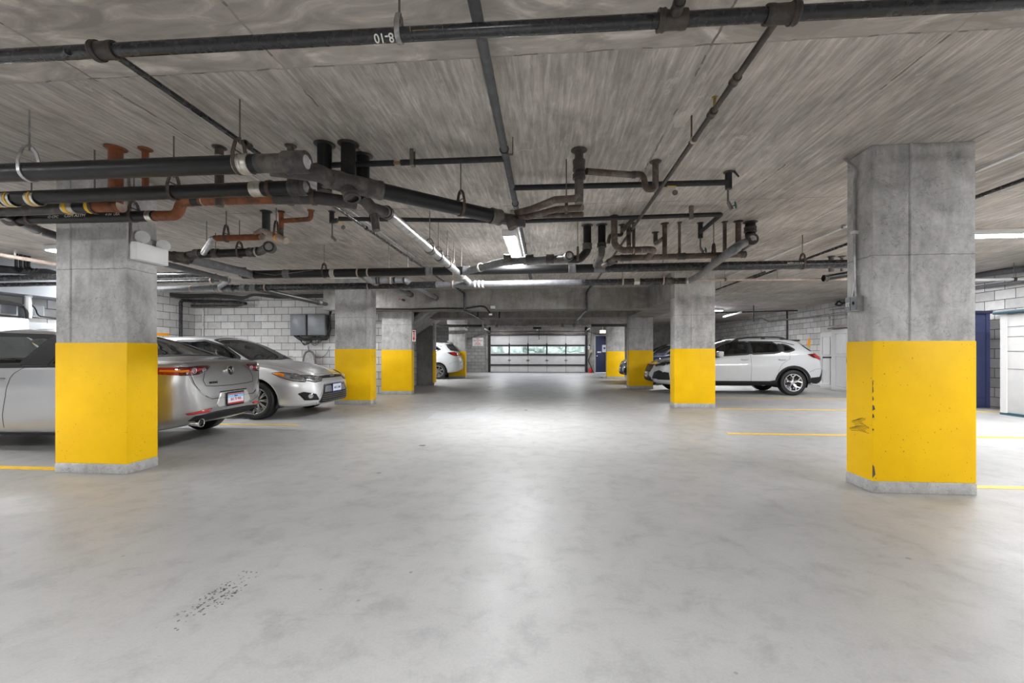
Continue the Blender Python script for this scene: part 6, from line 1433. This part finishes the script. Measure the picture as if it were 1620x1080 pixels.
for sg in (1, -1):
    S = lambda pts: [(sg * a, b) for a, b in pts]
    hl = c.patch('headlamp', [(3.96, .785), (4.10, .80), (4.30, .765), (4.44, .70), (4.44, .645), (4.30, .66), (4.12, .72)], 'side', M['lens'], .008, sg)
    c.patch('amber_segment', [(3.97, .783), (4.08, .795), (4.16, .775), (4.17, .72), (4.10, .735)], 'side', M['amber'], .013, sg, parent=hl)
    c.strip('lamp_edge', [(3.96, .785), (4.10, .80), (4.30, .765), (4.46, .70), (4.45, .635), (4.30, .655), (4.12, .715), (3.96, .785)], 'side', M['dark'], .016, .010, sg)
    c.strip('lamp_edge', S([(.36, .69), (.50, .725), (.66, .745), (.68, .66), (.55, .62), (.42, .635), (.36, .69)]), 'front', M['dark'], .014, .012)
    h2 = c.patch('headlamp', S([(.36, .69), (.50, .725), (.68, .745), (.70, .66), (.55, .625), (.42, .64)]), 'front', M['lens'], .009)
    for y, z in ((.50, .678), (.61, .69)):
        h, nn = c.ray('front', sg * y, z); mb = MB(); mb.lathe(h + nn * .010, nn, [(0, .032), (.006, .032), (.009, .026), (.003, .02), (.0, 0)], 18); mb.build('projector', M['chrome'], h2, world=False)
    fb = c.patch('fog_lamp_bezel', S([(.50, .31), (.56, .42), (.72, .47), (.77, .44), (.70, .32)]), 'front', M['dark'], .006)
    h, nn = c.ray('front', sg * .635, .39); mb = MB(); mb.lathe(h + nn * .008, nn, [(0, .045), (.012, .045), (.016, .038), (.008, .034), (.006, 0)], 20); mb.build('fog_lamp', M['lens'], fb, world=False)
c.patch('upper_grille', [(-.42, .70), (-.15, .725), (.15, .725), (.42, .70), (.36, .675), (-.36, .675)], 'front', M['dark'], .007)
c.strip('grille_bar', [(-.44, .705), (-.2, .72), (.2, .72), (.44, .705)], 'front', M['chrome'], .012, .014)
lg = c.patch('lower_grille', [(-.36, .56), (.36, .56), (.46, .34), (.50, .265), (-.50, .265), (-.46, .34)], 'front', M['dark'], .007)
c.patch('grille_panel', [(-.34, .545), (.34, .545), (.38, .43), (-.38, .43)], 'front', M['grey_box'], .011, parent=lg)
for z in (.29, .325, .36, .395): c.strip('grille_slat', [(-.45, z), (.45, z)], 'front', M['steelrod'], .012, .018, parent=lg)
c.strip('grille_surround', [(-.38, .575), (-.50, .34), (-.53, .25), (.53, .25), (.50, .34), (.38, .575)], 'front', M['alu'], .014, .012, closed=True, parent=lg)
h, nn = c.ray('front', 0, .70); mb = MB()
bx = h.x + .012
for (a_, b_) in ((.062, .042), (.022, .036), (.042, .014)):
    pass
def oval(mb, cx_, cy, cz, a, b, r=.004): mb.tube([(cx_, cy + a * math.cos(2 * PI * k / 28), cz + b * math.sin(2 * PI * k / 28)) for k in range(29)], r, 8, caps=False)
oval(mb, bx, 0, .70, .066, .045, .005); oval(mb, bx + .002, 0, .704, .024, .038, .004); oval(mb, bx + .002, 0, .716, .046, .020, .004); mb.build('badge', M['chrome'], c.root, world=False)
po, px_, rt = c.plate('front', .0, .50, .30, .15, frame=M['plate_blue'], off=.03); lettering('plate_lettering', 'AB 31 580', .055, (px_ + .001, 0, .495), rt, (0, 0, 1), M['plate_blue'], po, .001, world=False)
c.patch('rocker_trim', [(1.4, .20), (1.4, .235), (3.3, .235), (3.3, .20)], 'side', M['dark'], .005, -1, r=0)
for ax in cor['axles']:
    for sd in (1, -1): c.wheel(ax, sd, 'fine')
c.mirror(3.12, .99, -1, cor['paint']); c.mirror(3.12, .99, 1, cor['paint'])
c.seatrow(2.15, (.38, -.38), .5, .48); c.seatrow(1.25, (0,), 1.3, .48); c.box('dashboard', (3.12, 0, .88), (.40, 1.36, .20), M['dark'], .05); c.box('cabin_floor', (2.1, 0, .35), (2.4, 1.4, .06), M['soot'], .01)
c.box('rear_view_mirror', (2.95, 0, 1.24), (.03, .24, .07), M['dark'], .015)
mb = MB(); mb.tube([(2.86 + .06 * math.sin(2 * PI * k / 24) * .5, .38 + .18 * math.cos(2 * PI * k / 24), .93 + .17 * math.sin(2 * PI * k / 24)) for k in range(25)], .015, 8, caps=False); mb.build('steering_wheel', M['dark'], c.root, world=False)
for yy in (-.35, .25):
    h, nn = c.ray('top', 3.44, yy); h2, _ = c.ray('top', 3.33, yy + .5 if yy < .2 else yy + .25); mb = MB(); mb.tube([h + Vector((.02, 0, .012)), h2 + Vector((0, 0, .016))], .008, 6); mb.build('wiper', M['black'], c.root, world=False)

# ---- crossovers and SUVs
def suv(kind, loc, rot, label, paint, full_detail=True, L_=4.465, H=1.60, clad=True, W_=.90):
    k = H / 1.60; f = L_ / 4.465
    T = lambda pts: [(x * f, y * k) for x, y in pts]; Wd = lambda pts: [(x * f, y * W_ / .90) for x, y in pts]
    sp = dict(name='car', L=L_, loc=loc, rot=rot, paint=paint, arch=.385, axles=(.86 * f, 3.525 * f), wr=.345, belt=1.0 * k, rim=.235,
        top=T([(0, .62), (.02, .78), (.06, .94), (.12, 1.06), (.22, 1.16), (.38, 1.30), (.54, 1.43), (.66, 1.50), (1.0, 1.55), (1.7, 1.575), (2.1, 1.55), (2.45, 1.47), (2.8, 1.32), (3.12, 1.13), (3.26, 1.07), (3.6, 1.035), (4.0, .96), (4.25, .87), (4.36, .79), (4.43, .68), (4.465, .52)]),
        bot=[(x * f, z) for x, z in [(0, .48), (.04, .38), (.15, .31), (.4, .26), (3.9, .25), (4.2, .27), (4.38, .32), (4.465, .40)]],
        sh=T([(0, .56), (.06, .86), (.14, 1.0), (.34, 1.12), (.8, 1.10), (1.6, 1.06), (2.6, 1.02), (3.2, .985), (3.8, .92), (4.2, .80), (4.465, .47)]),
        w=Wd([(0, .50), (.02, .64), (.06, .74), (.15, .82), (.35, .875), (.8, .90), (3.6, .90), (3.95, .88), (4.15, .82), (4.32, .70), (4.42, .55), (4.465, .34)]),
        drop=[(x * f, z) for x, z in [(0, .03), (.1, .04), (.4, .05), (.8, .065), (2.0, .07), (2.6, .10), (3.1, .11), (3.3, .05), (4.465, .04)]],
        rw=Wd([(0, .45), (.1, .70), (.3, .68), (.6, .635), (1.5, .62), (2.2, .605), (2.7, .64), (3.15, .71), (3.4, .74), (4.0, .66), (4.3, .52), (4.465, .26)]),
        sw=[(0, .97), (.3, .955), (1.5, .945), (3.3, .95), (4.465, .95)],
        side_glass=[T(p) for p in [[(1.97, 1.105), (1.99, 1.425), (2.30, 1.43), (2.55, 1.36), (2.86, 1.20), (3.02, 1.06), (2.95, 1.045)], [(1.16, 1.16), (1.17, 1.34), (1.30, 1.415), (1.89, 1.43), (1.88, 1.108), (1.30, 1.13)], [(.78, 1.22), (.92, 1.33), (1.07, 1.375), (1.07, 1.17), (.95, 1.165)]]],
        top_glass=[[(2.30 * f, 0), (2.32 * f, .50), (3.05 * f, .60), (3.20 * f, 0), (3.2 * f, -.1), (2.3 * f, -.1)]])
    c = Car(sp, label); f_ = f
    c.window(sp['side_glass'][0], M['glass'])
    for p in sp['side_glass'][1:]: c.window(p, M['privacy'])
    c.window([(2.30 * f, -.48), (2.30 * f, .48), (3.05 * f, .60), (3.20 * f, 0), (3.05 * f, -.60)], M['glass'], (1,), .035, 'top', 'windscreen')
    for sd in (1, -1):
        c.patch('pillar_trim', T([(1.88, 1.10), (1.885, 1.43), (1.99, 1.43), (1.975, 1.10)]), 'side', M['dark'] , .005, sd); c.patch('pillar_trim', T([(1.07, 1.17), (1.07, 1.375), (1.17, 1.39), (1.16, 1.16)]), 'side', M['dark'], .005, sd)
        c.strip('roof_edge', T([(.75, 1.35), (1.1, 1.44), (2.0, 1.452), (2.35, 1.44), (2.62, 1.36)]), 'side', M['dark'], .02, .004, sd)
    c.patch('rear_window', T([(-.56, 1.17), (-.50, 1.40), (-.2, 1.43), (.2, 1.43), (.50, 1.40), (.56, 1.17)]), 'rear', M['black'], .004, r=.03)
    for sd in (1, -1):
        c.patch('rear_window', T([(.26, 1.18), (.50, 1.40), (.60, 1.43), (.52, 1.31), (.38, 1.18)]), 'side', M['black'], .006, sd, label='black edge of the rear window')
        tl = c.patch('tail_lamp', T([(.10, 1.05), (.20, 1.115), (.34, 1.115), (.50, 1.10), (.34, 1.01), (.14, .955), (.06, .965)]), 'side', M['redlens'], .010, sd)
        c.patch('lamp_edge', T([(.29, 1.112), (.50, 1.10), (.34, 1.01), (.24, .985), (.28, 1.03), (.34, 1.07)]), 'side', M['darkred'], .014, sd, parent=tl, r=.004)
    for sg in (1, -1): 
        tl = c.patch('tail_lamp', [(sg * a, b * k) for a, b in [(.42, 1.07), (.55, 1.10), (.74, 1.10), (.76, .98), (.55, .985)]], 'rear', M['redlens'], .010); c.patch('reverse_lamp', [(sg * a, b * k) for a, b in [(.50, 1.04), (.62, 1.05), (.62, 1.015), (.5, 1.02)]], 'rear', M['lens'], .016, parent=tl, r=.004)
    # spoiler, rails
    mb = MB(); mb.box((.50 * f, -.55, 1.455 * k), (.78 * f, .55, 1.50 * k), bev=.015); mb.build('spoiler', paint if not clad else M['dark'], c.root, world=False)
    for sd in (1, -1):
        if kind != 'plain':
            P = []
            for x in (.86, 1.0, 1.2, 1.5, 1.9, 2.2, 2.34):
                h, nn = c.ray('top', x * f, sd * .60); P.append(Vector((x * f, sd * .60, h.z + (.0 if x in (.86, 2.34) else .055))))
            mb = MB(); mb.tube(fillet(P, .1), .018, 8); ra = mb.build('roof_rail', M['dark'], c.root, world=False)
            for x in (1.0, 1.5, 2.2): h, nn = c.ray('top', x * f, sd * .60); mb = MB(); mb.box((x * f - .05, sd * .60 - .015, h.z - .01), (x * f + .05, sd * .60 + .015, h.z + .05), bev=.005); mb.build('rail_foot', M['dark'], ra, world=False)
    for x in (2.10, 1.14):
        for sd in (1, -1):
            h, nn = c.ray('side', x * f, .955 * k, sd)
            c.patch('handle_cup', [(x * f + .09 * math.cos(a * PI / 6), .955 * k + .032 * math.sin(a * PI / 6)) for a in range(12)], 'side', paint, .001, sd, r=0)
            mb = MB(); mb.tube(fillet([(x * f - .10, h.y - sd * .005, .96 * k), (x * f - .08, h.y + sd * .026, .962 * k), (x * f + .07, h.y + sd * .026, .962 * k), (x * f + .09, h.y - sd * .005, .96 * k)], .02), .012, 8); mb.build('door_handle', paint, c.root, world=False)
    c.seam(T([(1.93, 1.09), (1.94, .32)]), 'side'); c.seam(T([(.92, 1.13), (.94, .98), (1.15, .84), (1.24, .66), (1.26, .34)]), 'side'); c.seam(T([(3.05, 1.02), (2.98, .8), (2.98, .34)]), 'side')
    c.seam([(.0, .70 * k), (.12, .72 * k), (.30, .70 * k), (.45, .62 * k)], 'side')
    if clad:
        for ax in sp['axles']:
            for sd in (1, -1):
                z0 = sp['wr']; A = [PI * (-.02 + 1.04 * q / 20) for q in range(21)]
                ring = [(ax + math.cos(a) * .39, z0 + math.sin(a) * .39) for a in A] + [(ax + math.cos(a) * .465, z0 + math.sin(a) * .455) for a in reversed(A)]
                c.patch('arch_cladding', ring, 'side', M['dark'], .008, sd, r=0, grid=.05)
        for sd in (1, -1):
            a0, a1 = sp['axles']; c.patch('sill_cladding', [(a0 + .38, .26), (a0 + .42, .42), (a0 + .6, .385), (a1 - .6, .385), (a1 - .42, .42), (a1 - .38, .26)], 'side', M['dark'], .009, sd, r=.01)
            c.patch('bumper_cladding', [(.03, .40), (.02, .66), (.04, .70), (.16, .50), (.40, .48), (.46, .36), (.2, .31)], 'side', M['dark'], .009, sd)
        c.patch('bumper_cladding', [(-.66, .42), (-.62, .56), (.62, .56), (.66, .42), (.4, .38), (-.4, .38)], 'rear', M['dark'], .009)
    else:
        for ax in sp['axles']:
            for sd in (1, -1):
                z0 = sp['wr']; A = [PI * (.0 + 1.0 * q / 20) for q in range(21)]
                c.strip('arch_lip', [(ax + math.cos(a) * .395, z0 + math.sin(a) * .395) for a in A], 'side', M['alu'] if kind == 'plain' else paint, .02, .008, sd)
    # front
    for sg in (1, -1):
        S = lambda pts: [(sg * a, b * k) for a, b in pts]
        hl = c.patch('headlamp', T([(3.80, .955), (3.95, .945), (4.18, .90), (4.32, .83), (4.31, .765), (4.15, .775), (3.95, .86)]), 'side', M['lens'], .008, sg)
        c.patch('headlamp_mask', T([(4.0, .91), (4.2, .865), (4.28, .80), (4.15, .80), (4.02, .86)]), 'side', M['dark'], .013, sg, parent=hl)
        c.patch('amber_segment', T([(3.82, .95), (3.93, .94), (3.98, .87), (3.93, .87)]), 'side', M['amber'], .014, sg, parent=hl)
        hf = c.patch('headlamp', S([(.36, .80), (.50, .85), (.70, .87), (.72, .78), (.55, .745), (.40, .755)]), 'front', M['lens'], .008); c.patch('headlamp_mask', S([(.42, .80), (.66, .84), (.68, .79), (.5, .765)]), 'front', M['dark'], .013, parent=hf)
        c.patch('fog_bezel', S([(.50, .42), (.54, .60), (.70, .66), (.78, .62), (.76, .42)]), 'front', M['dark'], .008); c.patch('fog_bezel', [(4.05 * f, .40), (4.08 * f, .60), (4.20 * f, .62), (4.36 * f, .48), (4.34 * f, .40)], 'side', M['dark'], .008, sg)
    gr = c.patch('grille', [(a, b * k) for a, b in [(-.34, .80), (.34, .80), (.38, .72), (.30, .60), (-.30, .60), (-.38, .72)]], 'front', M['dark'], .009)
    c.strip('grille_surround', [(a, b * k) for a, b in [(-.35, .81), (.35, .81), (.39, .72), (.31, .59), (-.31, .59), (-.39, .72)]], 'front', M['chrome'] , .014, .013, closed=True, parent=gr)
    for z in (.66, .70, .74): c.strip('grille_bar', [(-.34, z * k), (.34, z * k)], 'front', M['steelrod'], .012, .014, parent=gr)
    h, nn = c.ray('front', 0, .72 * k); mb = MB(); oval(mb, h.x + .016, 0, .72 * k, .075, .038, .006); mb.build('badge', M['chrome'], gr, world=False)
    c.patch('lower_intake', [(-.44, .34), (-.40, .46), (.40, .46), (.44, .34)], 'front', M['dark'], .009); c.strip('skid_trim', [(-.55, .40), (-.45, .335), (.45, .335), (.55, .40)], 'front', M['alu'], .025, .014)
    po, px_, rt = c.plate('front', 0, .52, .30, .15, off=.03); lettering('plate_lettering', '47 2068', .06, (px_ + .001, 0, .52), rt, (0, 0, 1), M['plate_blue'], po, .001, world=False)
    for ax in sp['axles']:
        for sd in (1, -1): c.wheel(ax, sd, 'split' if kind == 'crossover' else 'plain', .22)
    c.mirror(2.82 * f, 1.10 * k, 1, paint); c.mirror(2.82 * f, 1.10 * k, -1, paint)
    if full_detail:
        c.seatrow(2.0 * f, (.38, -.38), .5, .60, .58); c.seatrow(1.10 * f, (.42, 0, -.42), .40, .60, .50)
    c.box('dashboard', (2.90 * f, 0, .95 * k), (.35, 1.35, .2), M['dark'], .05); c.box('cabin_floor', (1.9 * f, 0, .45), (2.6, 1.4, .06), M['soot'], .01)
    return c
cx = suv('crossover', (7.42, 12.80, 0), PI, 'white crossover with black wheel-arch cladding on the right, half hidden by the second right column', M['white_car'])
cs = suv('plain', (-3.76, 19.15, 0), PI, 'white SUV at the far left, only its tail with a red lamp showing', M['white_car'], False, 4.75, 1.69, False, .94)
for (y, z, w_, h_, mt) in ((.42, .72, .22, .05, 'dark'), (.46, .64, .16, .03, 'red'), (.44, .56, .08, .06, 'dark')):
    cs.patch('bumper_sticker', [(y - w_ / 2, z - h_ / 2), (y + w_ / 2, z - h_ / 2), (y + w_ / 2, z + h_ / 2), (y - w_ / 2, z + h_ / 2)], 'rear', M[mt], .006, r=0)
mb = MB(); mb.box((.62, -.03, 1.655), (.74, .03, 1.70), bev=.01); mb.build('roof_fin', M['white_car'], cs.root, world=False)
cb_ = suv('plain', (7.45, 16.7, 0), PI, 'dark blue car behind the white crossover, its nose poking past the third right column', M['blue_car'], False, 4.6, 1.62, False)
cw_ = suv('plain', (8.3, 22.2, 0), PI, 'white car at the far right beyond the dark blue one, barely visible between the columns', M['white_car'], False, 4.5, 1.66, False)
